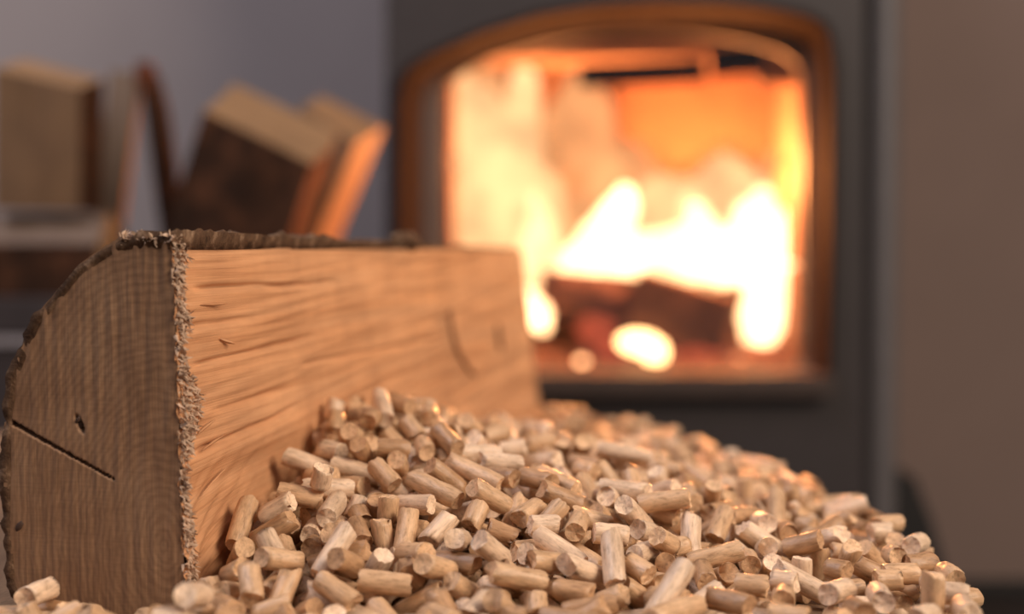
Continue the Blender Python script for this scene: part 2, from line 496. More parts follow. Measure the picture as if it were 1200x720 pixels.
def scar(path, wd):
    vs = []; gr = []; n = len(path)
    for r, (s_, z) in enumerate(path):
        t = s_ / LL; c = lp(t, z, 0, .0002 + face_disp(t, z)); f = wd * math.sin(math.pi * (r + .5) / n)
        vs += [c - LA * f, c + LR * .0009, c + LA * f, c - LR * .002]
    fs = [(4 * r + i, 4 * r + (i + 1) % 4, 4 * r + 4 + (i + 1) % 4, 4 * r + 4 + i) for r in range(n - 1) for i in range(4)] + [(3, 2, 1, 0), tuple(range(4 * n - 4, 4 * n))]
    pydata('scar', vs, fs, M['scar'], log, True)


scar([(.316, .074), (.320, .064), (.327, .055), (.338, .048), (.350, .042), (.360, .038)], .0042)
scar([(.428, .062), (.431, .057), (.432, .052), (.431, .047)], .0050)

# ------------------------------------------------------------------ pellets (settled positions)
# six numbers each: length in mm, x, y, z in twentieths of a mm, tilt and heading in degrees
DATA = [
18,24,7782,315,105,22, 16,-684,7779,284,96,358, 19,563,8028,365,132,272, 20,-466,8752,631,107,328, 14,-933,7703,256,65,152, 24,809,7610,243,46,41, 17,944,8917,529,99,171, 15,1157,7670,208,90,135,
14,-1401,7697,302,55,107, 18,-1603,8555,465,131,261, 23,429,8026,285,113,42, 24,-243,9016,691,106,324, 16,-1575,7115,377,77,264, 15,-138,8658,606,121,28, 21,813,10475,602,100,349, 14,-2607,7915,199,86,68,
20,2224,7594,204,0,4, 19,-987,7981,410,134,232, 15,-1282,7979,363,104,35, 13,1779,8795,290,109,154, 22,835,7448,204,92,223, 12,335,7778,240,84,167, 18,1197,8486,274,76,3, 12,1788,7900,208,90,44,
13,-905,7853,376,114,64, 15,-115,7998,419,55,232, 15,-414,7873,350,108,58, 11,1343,8046,208,90,161, 17,-618,8409,442,47,84, 18,272,8228,372,63,151, 13,-796,9016,675,119,315, 15,1318,9132,333,59,63,
13,-426,8370,459,52,39, 11,706,8083,297,73,133, 20,-1249,7762,198,138,247, 18,-1068,8557,548,80,83, 14,-420,9393,852,60,131, 15,1990,7769,208,90,85, 16,308,8851,565,114,5, 11,893,8406,387,65,234,
14,386,8486,460,98,260, 12,-1393,8573,545,58,358, 15,-1282,8709,598,103,2, 10,-216,8515,506,133,242, 8,-1145,8678,718,157,124, 17,-400,8938,661,50,198, 16,-73,9271,716,83,181, 16,1099,8792,333,141,265,
19,746,8751,472,122,58, 13,184,8001,351,78,221, 18,722,9168,554,86,162, 8,1910,8435,208,90,137, 9,2136,8174,208,90,9, 19,-1314,9351,692,68,188, 12,-276,7819,252,59,233, 20,1687,8327,155,117,351,
20,-357,8100,319,89,331, 13,-751,8429,398,15,144, 12,102,8696,495,106,230, 12,-769,9336,795,96,13, 11,-61,8483,416,68,175, 22,1619,9112,221,56,190, 10,189,8450,471,88,196, 19,1833,9980,282,55,79,
15,-582,8656,553,83,323, 16,-1392,8387,449,122,183, 17,-338,7548,174,136,316, 16,-42,7444,214,51,238, 10,-738,8575,540,10,299, 10,-1174,9407,774,80,157, 19,-910,10165,977,115,283, 15,155,9063,640,92,315,
12,-688,9869,861,123,310, 21,-305,8222,433,102,85, 11,-556,7918,306,137,42, 15,-1214,9921,881,114,273, 10,-1367,8141,420,134,315, 12,2367,7493,208,90,85, 12,582,8435,416,98,13, 17,-974,9341,776,118,86,
12,1411,7374,208,90,155, 12,-540,8042,393,83,317, 9,1542,8139,208,90,155, 17,-778,8019,269,145,141, 14,1105,8267,214,100,271, 11,2575,9173,208,90,54, 17,2521,10807,133,67,342, 19,-1001,9267,662,106,6,
9,2449,9575,208,90,17, 13,-564,9399,796,81,101, 14,1349,9736,419,43,274, 9,-955,9822,928,99,258, 12,-1256,7558,185,70,2, 12,2255,8331,208,90,2, 8,135,7718,175,135,276, 24,-1558,8262,321,64,288,
16,208,8599,463,46,24, 16,410,7618,185,79,2, 15,230,10241,584,78,328, 12,2441,8617,208,90,27, 19,339,7480,153,61,2, 21,292,9136,614,99,305, 11,539,7838,182,115,154, 11,13,10232,673,98,191,
19,-811,10322,970,91,125, 9,1801,7461,208,90,108, 8,1465,7763,208,90,79, 13,-118,10631,725,95,218, 15,2058,8824,167,151,111, 16,1631,9348,318,83,272, 16,2182,8625,137,63,172, 14,1431,8677,208,91,86,
14,-74,9066,653,88,321, 12,-730,9214,708,121,90, 20,-980,8125,343,72,350, 13,-578,10130,929,99,272, 17,-1138,8894,611,86,198, 22,1952,9188,228,110,136, 10,498,9830,577,94,313, 12,2521,8283,208,90,92,
9,1236,8368,187,121,108, 10,1564,8860,254,76,269, 15,1902,10236,315,121,165, 13,2565,9836,208,90,30, 18,-510,7850,152,120,163, 10,958,9015,431,80,145, 8,2350,8841,208,90,96, 17,508,10667,614,118,95,
14,-1394,7130,239,117,354, 9,799,8650,394,70,221, 7,602,9049,531,103,73, 13,-173,7498,221,73,58, 17,769,8413,314,94,65, 10,-2554,7622,122,137,325, 16,-361,7332,205,90,305, 12,1747,8677,124,180,57,
13,-1534,8019,297,69,305, 7,-1147,8294,372,90,89, 19,1753,10854,194,0,21, 19,-1518,7896,197,74,252, 16,-882,8344,435,103,284, 12,-298,10429,807,122,66, 13,-667,7638,127,120,319, 14,-1110,7727,128,117,126,
16,482,8745,438,110,15, 13,1007,9886,470,17,224, 17,-1073,9519,840,117,96, 18,294,7316,195,90,327, 15,-2112,7383,174,120,57, 9,2108,7338,208,90,36, 9,14,7180,229,180,255, 12,2379,7839,208,90,159,
12,891,8402,234,63,266, 13,2286,9125,137,129,37, 17,367,10694,598,126,93, 12,-242,9724,765,132,78, 7,1765,9227,279,96,270, 19,995,9671,461,108,125, 15,1374,9604,338,89,227, 11,-817,9850,787,51,152,
13,1895,8872,134,180,185, 7,-906,8595,490,57,118, 16,841,7848,184,80,304, 17,15,8797,451,128,247, 21,-1084,9154,584,84,326, 16,-219,9569,728,85,202, 18,1861,12791,123,72,89, 15,-1006,8282,391,133,71,
17,1464,11337,301,111,306, 21,-957,7812,151,66,167, 12,-807,8756,507,43,264, 14,-1173,8510,421,87,88, 22,-1556,7017,247,79,171, 18,527,9491,453,40,131, 8,2005,9802,208,90,137, 13,216,10936,621,83,13,
14,1211,9743,415,101,275, 16,2065,9457,225,68,37, 15,669,9897,504,140,339, 25,1978,14626,70,90,100, 24,2472,12038,70,90,103, 11,-919,7453,162,124,98, 9,805,9749,509,136,278, 11,1567,13471,158,48,138,
14,1567,8726,140,126,89, 18,1531,9577,312,84,228, 10,-1261,10272,931,151,261, 8,2210,8205,68,90,101, 16,524,10480,529,88,140, 15,2569,8278,70,90,25, 14,703,8033,142,127,30, 14,1394,13783,165,135,203,
12,2511,9357,152,54,239, 13,-1197,9092,655,96,145, 14,2479,10963,124,116,161, 16,592,8979,389,123,50, 16,431,8360,289,76,125, 15,1101,13877,205,90,45, 20,1936,11671,207,89,116, 15,137,8195,307,56,235,
14,-1135,10860,885,120,78, 17,2233,10026,153,56,333, 17,492,17175,70,90,146, 10,1467,10040,374,92,123, 12,257,11157,672,102,278, 15,776,17335,70,90,18, 11,-1170,7229,199,138,174, 8,991,8587,307,87,30,
14,-1496,7533,210,93,122, 17,2364,13251,70,90,331, 9,-1308,8282,354,120,294, 18,1275,10402,392,110,57, 12,-2348,7521,148,65,26, 10,-1301,10043,813,99,258, 14,-1648,7954,156,144,319, 17,-1136,8831,457,88,211,
17,-1305,8026,227,77,74, 13,1996,10240,207,90,299, 19,369,12731,416,137,185, 18,1093,10577,472,87,153, 16,2124,12482,120,110,107, 9,-943,8794,502,134,245, 10,2070,8965,193,96,355, 16,1319,16505,70,90,220,
14,2248,8455,70,90,192, 13,684,16515,70,90,10, 16,-786,7062,211,116,213, 15,-1484,7271,212,93,207, 13,1723,10299,200,60,96, 16,-207,7621,127,67,128, 9,128,11073,629,26,213, 15,1504,14739,132,63,219,
9,1330,15754,94,0,213, 23,2408,12517,70,90,95, 10,2069,13591,104,0,249, 16,2555,12384,70,90,95, 11,-589,9436,648,120,31, 20,2617,11467,70,90,190, 19,-198,11548,686,80,296, 16,1035,7905,139,61,25,
16,-559,11746,705,73,89, 17,1792,13125,98,100,357, 14,982,10144,475,79,17, 12,-1,7958,281,126,47, 18,-33,13075,486,124,40, 15,2696,10828,69,91,280, 12,2185,10922,124,0,260, 16,123,8395,338,92,37,
10,-104,7729,207,91,135, 18,-929,10251,868,102,347, 15,-481,9653,832,69,316, 15,1118,11381,428,88,181, 22,1451,16001,131,107,92, 14,-2564,8016,70,90,154, 17,1939,11060,156,115,56, 14,1645,7386,146,122,121,
15,1952,8508,70,90,201, 15,-1062,10411,835,66,170, 11,1124,16598,70,90,222, 9,1750,15806,70,90,215, 21,2285,13543,70,90,307, 10,1836,13416,104,180,265, 12,335,9717,546,114,72, 15,-902,9750,711,51,247,
15,2511,10427,70,90,282, 17,-601,8648,410,94,125, 13,2009,9562,134,56,119, 17,191,7838,120,72,137, 18,1554,9237,212,110,11, 12,2406,10692,70,90,176, 12,1897,14971,70,90,215, 20,937,13986,200,95,248,
17,884,10438,452,92,108, 12,-1314,8580,411,58,276, 23,2589,9515,71,90,329, 13,1675,8522,70,90,307, 14,571,8540,321,88,26, 21,258,13336,409,103,328, 9,-2743,7899,70,90,189, 14,149,10776,575,53,217,
17,983,15863,70,90,74, 17,1639,13673,132,66,109, 12,-704,7920,191,76,54, 16,307,10353,540,120,296, 9,2123,13445,70,90,181, 16,665,11562,479,132,313, 17,-1704,7139,180,143,269, 7,1771,7841,70,90,289,
14,1870,11298,199,97,16, 10,2037,13237,70,90,302, 14,1319,9387,282,56,336, 16,665,17837,70,90,255, 15,-1013,7068,154,180,350, 9,-2398,7760,94,0,197, 12,2170,13110,70,90,221, 16,-1947,7749,71,90,119,
7,2261,11039,74,0,293, 21,571,7768,70,90,200, 16,1059,15307,70,90,14, 24,1554,11547,214,90,341, 18,-345,8792,459,69,338, 22,1751,10058,192,87,30, 8,804,8140,205,89,324, 19,1464,13923,155,119,189,
9,666,10627,541,81,161, 16,2094,12852,70,90,32, 15,1115,14721,125,66,108, 13,1568,15849,70,90,235, 14,522,17947,70,90,85, 13,-324,11254,712,100,333, 12,1614,12121,190,93,283, 20,2428,9887,70,90,297,
20,-831,10863,916,102,305, 11,2079,7769,70,90,243, 14,1413,15424,70,90,40, 15,-1400,9060,453,66,161, 15,-222,10000,647,41,291, 12,2429,11169,70,90,19, 17,-1298,9156,492,59,165, 11,942,8260,165,105,55,
14,-1798,7496,139,125,69, 12,-332,8279,279,61,171, 15,-88,8932,498,90,72, 9,2267,12427,70,90,86, 14,-965,7975,211,101,332, 12,-743,9087,561,62,136, 10,-314,9386,657,63,308, 17,-143,10976,639,129,97,
22,729,9267,460,100,335, 8,2369,8083,208,90,99, 14,279,16855,70,90,271, 14,-92,7912,167,49,126, 17,1609,15288,70,90,249, 8,-1503,8676,376,46,277, 16,1602,11138,155,128,182, 23,-585,7124,157,67,7,
16,1104,9009,204,92,344, 13,1048,9105,353,104,172, 14,191,10044,520,111,83, 16,124,9219,535,105,312, 10,-454,9396,707,108,274, 9,1415,10326,323,73,208, 15,2158,12227,70,90,319, 15,-1402,8418,275,46,43,
7,2357,11711,74,0,194, 21,795,10842,496,67,285, 11,1946,8115,68,90,171, 14,-1432,7728,158,122,249, 7,2287,13007,70,90,216, 17,-176,8280,360,76,266, 9,-691,10568,920,95,150, 12,-405,8609,449,100,304,
13,1187,10946,385,135,5, 21,1434,8163,70,90,38, 21,2215,11314,70,90,195, 14,-1420,8919,475,97,160, 14,-1036,8559,414,98,268, 12,-51,10564,621,107,79, 10,-29,9150,497,151,168, 7,1739,14783,74,0,273,
21,-551,10098,786,80,335, 16,-1040,9863,829,95,255, 14,520,7980,70,90,335, 13,-1100,8167,121,115,344, 22,1586,10306,250,74,103, 10,1339,16783,70,90,60, 13,-608,11347,700,78,304, 17,-2649,7730,70,90,199,
10,-2330,7915,70,90,332, 13,827,17778,70,90,266, 12,1338,14723,70,90,283, 15,1461,8985,148,52,151, 15,1064,10331,425,60,82, 19,-691,10464,817,115,97, 11,1088,7361,115,63,100, 9,-799,9984,748,165,229,
14,160,9816,515,129,194, 15,-720,11096,876,86,228, 15,2156,10704,70,90,122, 19,-845,9100,441,55,269, 19,1520,14442,70,90,131, 7,-1478,8192,180,69,96, 11,-609,9229,610,93,235, 19,-501,8930,513,99,43,
15,1502,10727,256,50,76, 15,-38,8148,197,113,15, 13,1096,15500,70,90,10, 22,2074,10364,154,69,106, 14,1050,8885,237,121,336, 10,1296,14327,70,90,306, 9,1680,8924,94,180,156, 16,578,9191,394,64,186,
12,369,8641,339,92,181, 9,-648,8206,310,60,207, 10,1828,13624,70,90,310, 15,500,16285,70,90,346, 16,1070,9161,230,100,160, 7,458,9037,443,162,109, 9,-789,7492,101,7,359, 8,1461,8012,70,90,38,
13,157,16594,70,90,122, 18,403,11113,611,92,100, 12,1403,15056,70,90,270, 14,-463,7688,70,90,157, 11,1758,9412,161,127,17, 17,-931,8215,253,81,341, 19,294,10700,436,149,31, 12,-1597,7430,205,90,120,
20,1612,13005,70,90,335, 22,-198,13087,459,74,92, 13,-407,10699,764,103,122, 18,107,12115,514,110,93, 9,-1025,10570,862,76,176, 13,-491,12591,587,51,159, 18,-798,11325,853,107,71, 14,721,9007,458,108,77,
12,-2888,7756,129,127,229, 14,1073,8375,97,101,322, 16,1397,7828,70,90,323, 8,-1359,9591,535,110,182, 17,-10,11031,617,78,100, 9,1862,13921,70,90,257, 7,882,9941,409,28,249, 13,-1165,9528,701,82,158,
11,-599,12143,691,76,139, 8,1203,7148,208,90,130, 15,805,8791,160,174,132, 11,-1161,8005,109,113,123, 7,1300,8854,206,90,312, 14,208,8009,207,90,314, 8,2424,7901,70,90,274, 12,-141,7187,201,100,93,
9,1780,9018,204,43,178, 12,1760,9610,167,130,198, 15,-410,8128,177,100,78, 18,2193,9450,140,65,256, 13,-544,9133,431,48,147, 16,-1255,9774,685,72,313, 8,2078,11399,146,53,332, 16,-557,9944,795,92,157,
12,2011,8694,70,90,23, 19,2052,13819,70,90,56, 22,-155,8628,212,88,294, 23,-1041,8561,271,94,29, 14,-37,8827,302,48,79, 21,-119,9166,351,104,51, 15,1715,10566,137,60,102, 23,2215,11833,70,90,230,
18,393,9477,386,56,287, 15,-731,9498,616,53,45, 11,1365,9910,278,45,35, 9,-1312,9462,586,145,337, 13,-80,9428,619,25,113, 13,1089,11246,376,47,234, 14,343,16150,70,90,313, 10,1468,13631,70,90,310,
10,1185,7800,70,90,118, 18,-625,8286,70,90,278, 18,1063,14923,70,90,5, 7,1689,14629,70,90,162, 14,1286,9244,144,180,223, 16,-1158,8764,330,93,184, 18,476,9658,447,105,171, 8,755,13944,205,90,337,
14,-1474,8793,450,85,341, 12,-401,11888,608,117,49, 15,1278,12789,195,110,179, 9,538,11087,563,64,88, 11,1852,10577,145,53,103, 13,-1076,10106,816,94,188, 15,2298,7044,208,90,97, 17,9,8424,70,90,289,
15,580,8252,138,59,336, 16,1251,8252,70,90,58, 20,86,8850,198,73,126, 13,222,8358,183,42,13, 13,-71,9059,276,90,218, 12,-229,7994,128,54,112, 15,2387,8940,70,90,170, 12,58,8380,205,91,86,
18,-255,8786,340,92,234, 10,-744,8002,70,90,229, 16,1672,11650,192,85,161, 9,-538,8003,70,90,148, 14,755,10726,361,115,169, 21,156,8690,287,115,286, 22,288,8922,437,99,256, 12,1986,12463,72,90,118,
12,1411,12266,202,83,18, 14,-792,8631,380,81,143, 16,78,16260,70,90,58, 12,-411,8511,275,73,70, 16,-600,10732,758,121,96, 17,-547,10378,809,91,94, 17,-358,10028,674,103,262, 13,137,10605,473,32,227,
12,2300,7785,71,90,297, 13,-1086,7332,151,67,328, 16,1459,14047,97,100,178, 8,-197,10177,655,61,60, 10,-726,9696,697,97,206, 12,-820,9457,714,66,70, 11,1057,9353,70,90,8, 10,326,7917,70,90,332,
12,-433,13165,72,90,155, 10,-824,9364,70,90,256, 12,1230,11496,70,90,275, 12,-1713,6819,70,90,205, 16,100,12649,72,90,97, 10,765,13770,70,90,169, 20,-1627,6276,70,90,198, 12,1776,10348,70,90,4,
18,-97,14810,70,90,37, 12,1999,12089,70,90,323, 19,1575,10338,70,90,265, 12,779,11966,71,90,63, 18,-1444,8434,70,90,327, 14,1051,8906,70,90,93, 14,-1013,8387,70,90,125, 21,1972,10257,70,90,94,
15,-166,6526,70,90,187, 15,1195,11169,70,90,350, 18,1974,9256,70,90,226, 13,1361,12873,70,90,73, 16,1367,11490,70,90,95, 13,1094,10230,70,90,61, 10,1815,7526,70,90,175, 14,-509,9022,70,90,171,
13,13,10438,70,90,52, 16,858,10724,71,90,81, 14,-264,7799,70,90,344, 13,1150,11726,131,57,276, 14,-496,13358,72,90,198, 18,2025,9022,70,90,185, 17,-1745,6591,70,90,357, 16,1255,10549,72,90,240,
8,-289,14393,70,90,324, 13,187,11837,70,90,224, 10,617,9585,70,90,41, 15,-428,13722,70,90,213, 13,237,12388,70,90,344, 13,1540,10723,70,90,295, 19,-1571,6744,117,75,197, 12,949,10496,70,90,207,
13,-627,8838,72,90,81, 18,-1399,6607,70,90,46, 17,812,10295,70,90,125, 14,156,8127,70,90,267, 19,1551,9213,72,90,291, 17,1470,12073,71,90,317, 8,-741,12612,84,0,52, 13,1184,12676,70,90,179,
10,-533,8632,70,90,65, 15,479,12756,71,90,313, 17,-1646,6419,126,110,174, 19,877,11775,71,90,191, 11,370,8959,70,90,348, 12,930,11511,71,90,126, 16,-223,14229,70,90,233, 19,157,6926,70,90,211,
17,815,8493,70,90,295, 18,647,14103,70,90,358, 15,995,8687,70,90,5, 11,-863,8636,72,90,308, 14,509,8137,70,90,337, 12,-1359,8953,70,90,152, 12,2053,9679,70,90,327, 15,-932,8040,70,90,241,
17,310,13201,70,90,245, 17,567,13952,142,62,94, 11,646,9123,70,90,14, 15,541,9238,75,92,193, 11,706,10059,70,90,54, 16,835,11227,70,90,243, 14,-179,13396,122,65,61, 11,925,9534,70,90,135,
19,-1013,9646,159,80,201, 7,100,13066,71,90,283, 17,1910,11955,70,90,154, 15,1381,9476,70,90,41, 17,-335,12008,125,110,29, 8,879,9065,70,90,17, 19,687,9408,70,90,4, 12,-45,13386,70,90,250,
25,2171,10413,71,90,301, 15,899,7627,70,90,70, 20,31,12235,96,98,188, 12,-1052,6824,70,90,51, 22,1087,9617,148,68,222, 10,-1386,7844,71,90,317, 7,1372,10095,70,90,352, 10,436,10506,70,90,27,
8,1119,11333,104,57,318, 16,761,12352,71,90,301, 8,-978,8985,107,151,63, 16,291,6618,70,90,196, 16,2102,11062,70,90,49, 11,-30,13827,70,90,155, 22,1230,11012,152,113,235, 19,-345,13544,71,90,10,
12,413,10261,70,90,8, 12,-421,11796,138,41,178, 16,1686,12303,70,90,84, 7,-48,15572,70,90,140, 14,1087,10713,70,90,14, 11,295,14742,70,90,98, 20,748,6421,70,90,195, 25,-586,11934,219,129,166,
14,-234,6752,70,90,111, 15,1828,10707,70,90,353, 7,827,12516,70,90,31, 18,-460,8496,128,70,78, 16,1152,10376,210,77,299, 16,692,11243,106,76,246, 14,1350,9666,70,90,44, 13,1549,12796,72,90,216,
17,1040,10302,181,115,117, 10,430,8791,120,129,293, 25,-288,12751,70,90,145, 22,-1370,6997,70,90,208, 15,614,8762,70,90,127, 16,-267,8217,70,90,62, 13,1268,10680,198,101,201, 17,563,11986,129,111,186,
13,-101,14509,113,112,35, 13,632,10163,132,56,256, 21,90,10634,230,63,33, 16,-273,13978,70,90,143, 22,-88,13038,71,90,130, 20,1354,11811,71,90,139, 16,116,14030,70,90,82, 12,896,10992,141,25,274,
15,288,10994,70,90,54, 15,103,9818,86,84,71, 15,982,13831,70,90,271, 18,1205,13700,70,90,303, 19,1668,10085,70,90,25, 14,-841,9212,206,86,316, 7,-160,13730,71,90,325, 17,1457,12477,114,106,174,
10,913,10691,230,25,351, 15,200,9271,205,112,74, 11,-1015,9112,152,72,215, 16,1241,8505,70,90,173, 12,-1157,8989,71,90,308, 17,1609,11429,72,90,51, 13,-850,7345,70,90,1, 14,-85,8120,71,90,279,
7,581,9744,70,90,220, 11,-327,7094,70,90,69, 20,1529,9876,70,90,178, 15,-1299,6853,146,126,4, 25,-926,9046,318,91,354, 7,1179,7478,70,90,306, 10,-1456,6137,70,90,117, 7,-678,8635,129,131,190,
15,-1113,9400,307,87,241, 12,-1119,10868,294,90,258, 9,435,9054,165,120,54, 7,-1896,6455,74,180,304, 14,-1511,7552,70,90,339, 9,-1187,8339,70,90,225, 13,-634,6806,70,90,199, 17,1235,6336,70,90,241,
15,-753,12611,235,91,78, 9,-1829,6921,97,71,13, 17,1601,9552,70,90,288, 15,-133,10314,202,129,313, 16,-2129,6286,132,65,160, 21,-766,11640,202,91,187, 11,504,10973,123,125,139, 17,44,15307,70,90,213,
19,101,9567,130,70,48, 13,1247,9049,72,90,148, 9,-522,7501,70,90,47, 20,-757,8428,177,71,345, 13,-166,7365,70,90,218, 7,750,13934,70,90,170, 13,862,13278,70,90,206, 18,483,11108,206,84,334,
13,556,12179,70,90,38, 17,-142,9952,150,120,232, 18,733,9772,139,70,128, 25,437,9342,288,109,349, 7,1069,12032,71,90,102, 8,-801,11489,243,73,277, 20,195,11147,182,51,225, 7,1060,8053,70,90,216,
7,750,7661,71,90,351, 16,73,9456,235,69,83, 13,-664,9582,267,51,262, 14,1510,8480,70,90,291, 12,1349,8826,70,90,149, 16,-150,9705,188,86,63, 16,-18,9642,196,85,67, 12,255,12630,72,90,283,
11,288,8118,149,114,312, 16,435,10113,133,115,326, 15,-814,12311,202,92,78, 8,121,10372,133,46,101, 18,307,10389,141,65,320, 9,792,9215,165,84,299, 10,472,10670,117,54,227, 13,-185,14958,127,120,132,
25,327,8559,71,90,201, 15,-682,11759,291,95,11, 12,781,9582,195,44,57, 12,-58,8682,131,127,143, 10,-443,13887,101,109,48, 16,-1453,8732,171,75,336, 10,743,6967,70,90,93, 12,-1298,7948,70,90,137,
11,993,13451,70,90,157, 13,483,11472,70,90,197, 7,1018,11648,70,90,26, 17,-1253,9665,298,91,3, 9,801,12665,70,90,197, 16,1302,13457,119,88,13, 10,747,8968,70,90,109, 13,-350,13053,196,84,185,
15,-417,7298,70,90,258, 11,-772,11608,347,95,8, 10,910,8878,104,180,170, 11,-420,14191,119,176,57, 17,175,11530,70,90,231, 15,555,9632,183,104,196, 20,2413,9291,70,90,128, 15,-217,8487,138,121,318,
11,1,7172,70,90,355, 13,31,13634,134,0,124, 14,-663,13034,231,27,81, 11,507,7109,70,90,310, 7,389,7380,70,90,207, 18,-660,9199,299,141,62, 9,396,12640,103,65,116, 10,598,10381,122,134,133,
17,-1242,8995,213,82,343, 19,-709,8160,165,62,325, 11,-1175,8642,124,52,74, 14,352,8311,141,54,283, 19,520,9964,194,114,192, 15,1681,11821,113,108,219, 18,451,11482,209,77,306, 13,-815,6708,134,180,136,
16,485,8543,188,89,22, 9,545,12922,71,90,333, 10,-555,7304,104,0,194, 9,1149,13079,70,90,152, 14,375,11343,171,120,302, 18,-1465,8581,152,98,333, 8,-1506,8293,70,90,235, 16,423,11746,71,90,314,
14,-453,9557,205,90,173, 8,1162,9503,92,71,8, 13,401,14015,70,90,290, 9,514,9186,235,87,348, 12,1088,7586,70,90,216, 8,-1681,6942,167,53,271, 8,501,8432,104,55,337, 20,-968,9804,345,102,257,
19,1272,10268,71,90,61, 7,-1094,10928,430,88,245, 7,1687,9731,74,0,50, 11,801,13077,70,90,8, 20,988,11275,151,115,257, 11,-116,9458,308,97,130, 7,1499,11549,74,0,51, 9,225,13774,70,90,200,
15,-1877,6726,154,47,320, 17,-306,13347,194,61,55, 14,-565,8651,212,81,271, 7,778,8221,70,90,6, 13,337,12099,131,123,156, 20,955,12473,193,84,70, 21,-360,11286,205,90,284, 10,662,10526,119,128,11,
9,1500,6912,70,90,116, 10,1562,13862,70,90,43, 19,-779,10428,323,98,204, 10,1013,8597,173,87,11, 16,-833,10651,409,110,115, 25,806,11154,205,90,254, 11,87,11732,222,81,223, 18,-282,12281,72,90,238,
14,1459,10489,120,67,280, 17,130,9014,309,137,310, 17,399,10536,205,90,317, 14,1028,10946,137,96,71, 14,979,12736,70,90,272, 21,-45,7032,110,102,186, 20,79,12854,203,92,49, 15,2169,9224,96,100,32,
15,527,13119,72,90,321, 21,-345,11695,230,123,38, 13,-695,11362,305,106,196, 17,1065,11181,248,109,334, 17,664,10617,264,81,189, 13,699,10827,203,108,325, 17,-137,10654,243,57,353, 13,-167,11872,72,90,119,
11,-201,11293,239,43,189, 13,1859,11741,71,90,199, 10,883,10872,294,115,262, 16,-781,11211,336,83,8, 7,-1899,7039,138,50,241, 7,-368,10215,228,131,183, 15,-418,11221,320,106,136, 20,464,10213,305,100,354,
15,297,12605,221,76,1, 7,1173,12905,70,90,180, 15,246,7275,72,90,148, 13,757,8408,177,94,288, 23,348,11928,187,87,140, 9,-829,12089,207,90,168, 13,343,10935,183,96,245, 12,141,6297,70,90,175,
9,982,9906,98,69,144, 15,1332,10876,72,90,254, 14,-16,14067,70,90,81, 12,40,10827,329,92,359, 19,194,11364,267,72,287, 15,-992,11047,328,91,173, 17,481,9796,231,67,357, 14,1879,9565,72,90,107,
15,-588,8878,205,108,15, 7,-651,11928,343,75,69, 11,-517,10185,345,42,170, 14,392,8652,202,92,202, 12,11,7744,71,90,36, 14,2199,9744,70,90,147, 12,277,12455,183,96,354, 14,-221,11067,315,136,43,
16,-1729,6530,207,87,183, 21,-193,12767,190,113,40, 20,-389,11395,361,62,203, 12,1788,11187,70,90,348, 17,-278,9172,326,96,54, 19,-1184,8356,205,90,25, 20,619,11543,261,56,268, 12,-615,12310,210,96,351,
23,1303,11327,219,67,144, 11,209,10319,241,34,117, 11,141,7610,72,90,6, 12,-528,8922,325,64,234, 7,-1424,7355,74,180,164, 22,590,12549,143,110,233, 9,-903,8826,207,64,164, 16,-988,10826,437,79,245,
8,-153,12546,175,66,26, 17,555,6892,127,111,221, 11,1391,10221,144,54,179, 17,920,10547,192,91,205, 7,121,10074,74,180,129, 16,-244,10817,324,47,26, 7,354,9217,330,5,324, 8,2576,11076,84,0,130,
13,-15,9669,336,95,244, 13,1287,10534,217,123,355, 10,232,10501,225,67,326, 18,-1223,9648,435,86,158, 8,1756,7316,70,90,255, 16,1287,8709,113,73,142, 7,-1026,9208,250,114,42, 18,-665,11486,408,87,208,
8,847,10022,70,90,54, 21,18,12984,247,103,55, 9,-634,12452,227,25,312, 9,-1370,8169,70,90,293, 22,769,10048,248,109,94, 14,-480,11119,404,86,307, 11,-1413,9462,300,106,78, 15,-473,11734,389,76,191,
12,-805,8307,216,104,163, 19,-207,13199,215,102,7, 11,145,13479,70,90,255, 20,253,11017,266,68,53, 16,-1203,9952,376,75,348, 7,670,11420,186,72,225, 20,2188,7152,70,90,326, 15,1817,11406,70,90,78,
11,-883,7619,71,90,188, 15,-1168,10655,422,4,237, 13,688,8689,205,90,313, 8,-897,11122,436,90,175, 20,-847,10389,528,104,283, 19,-1230,6461,70,90,256, 15,-928,11316,400,114,160, 22,908,14676,70,90,307,
10,1152,7189,70,90,9, 7,800,7240,70,90,146, 11,1126,9240,132,37,61, 15,-652,10765,487,84,76, 13,749,11517,108,72,320, 7,64,13274,70,90,341, 7,-294,12467,167,51,137, 15,-173,15358,111,106,77,
12,-203,12267,186,80,226, 8,495,6295,70,90,107, 17,598,13472,71,90,319, 19,-254,10429,360,79,226, 13,-1306,8892,346,90,191, 10,212,10047,213,108,267, 15,1783,10999,70,90,147, 17,116,12228,246,105,259,
9,-416,6874,70,90,89, 11,346,10398,332,44,221, 7,-582,10548,464,32,225, 10,503,9617,310,87,94, 16,1156,9840,154,111,31, 10,196,7180,156,106,311, 10,-488,10677,473,102,350, 8,1219,10845,205,123,332,
12,1322,6692,70,90,90, 20,13,12499,165,121,249, 15,543,6666,134,61,140, 17,910,10251,196,88,300, 10,-552,9432,344,74,256, 10,360,12974,70,90,44, 7,1509,14207,70,90,240, 15,281,9704,280,125,337,
12,-1106,9765,402,129,143, 21,566,11175,310,83,332, 12,-14,11000,318,111,161, 22,977,9889,255,107,213, 13,-1481,8947,248,37,111, 16,1070,10879,268,84,242, 11,-527,9239,341,131,330, 14,-248,12968,287,50,145,
14,3,14716,108,73,207, 15,1901,9927,70,90,309, 25,-707,9688,345,121,64, 7,-557,13454,190,81,1, 10,1484,9677,199,89,247, 14,-243,9405,377,55,16, 9,604,8396,212,116,267, 14,1983,7421,70,90,48,
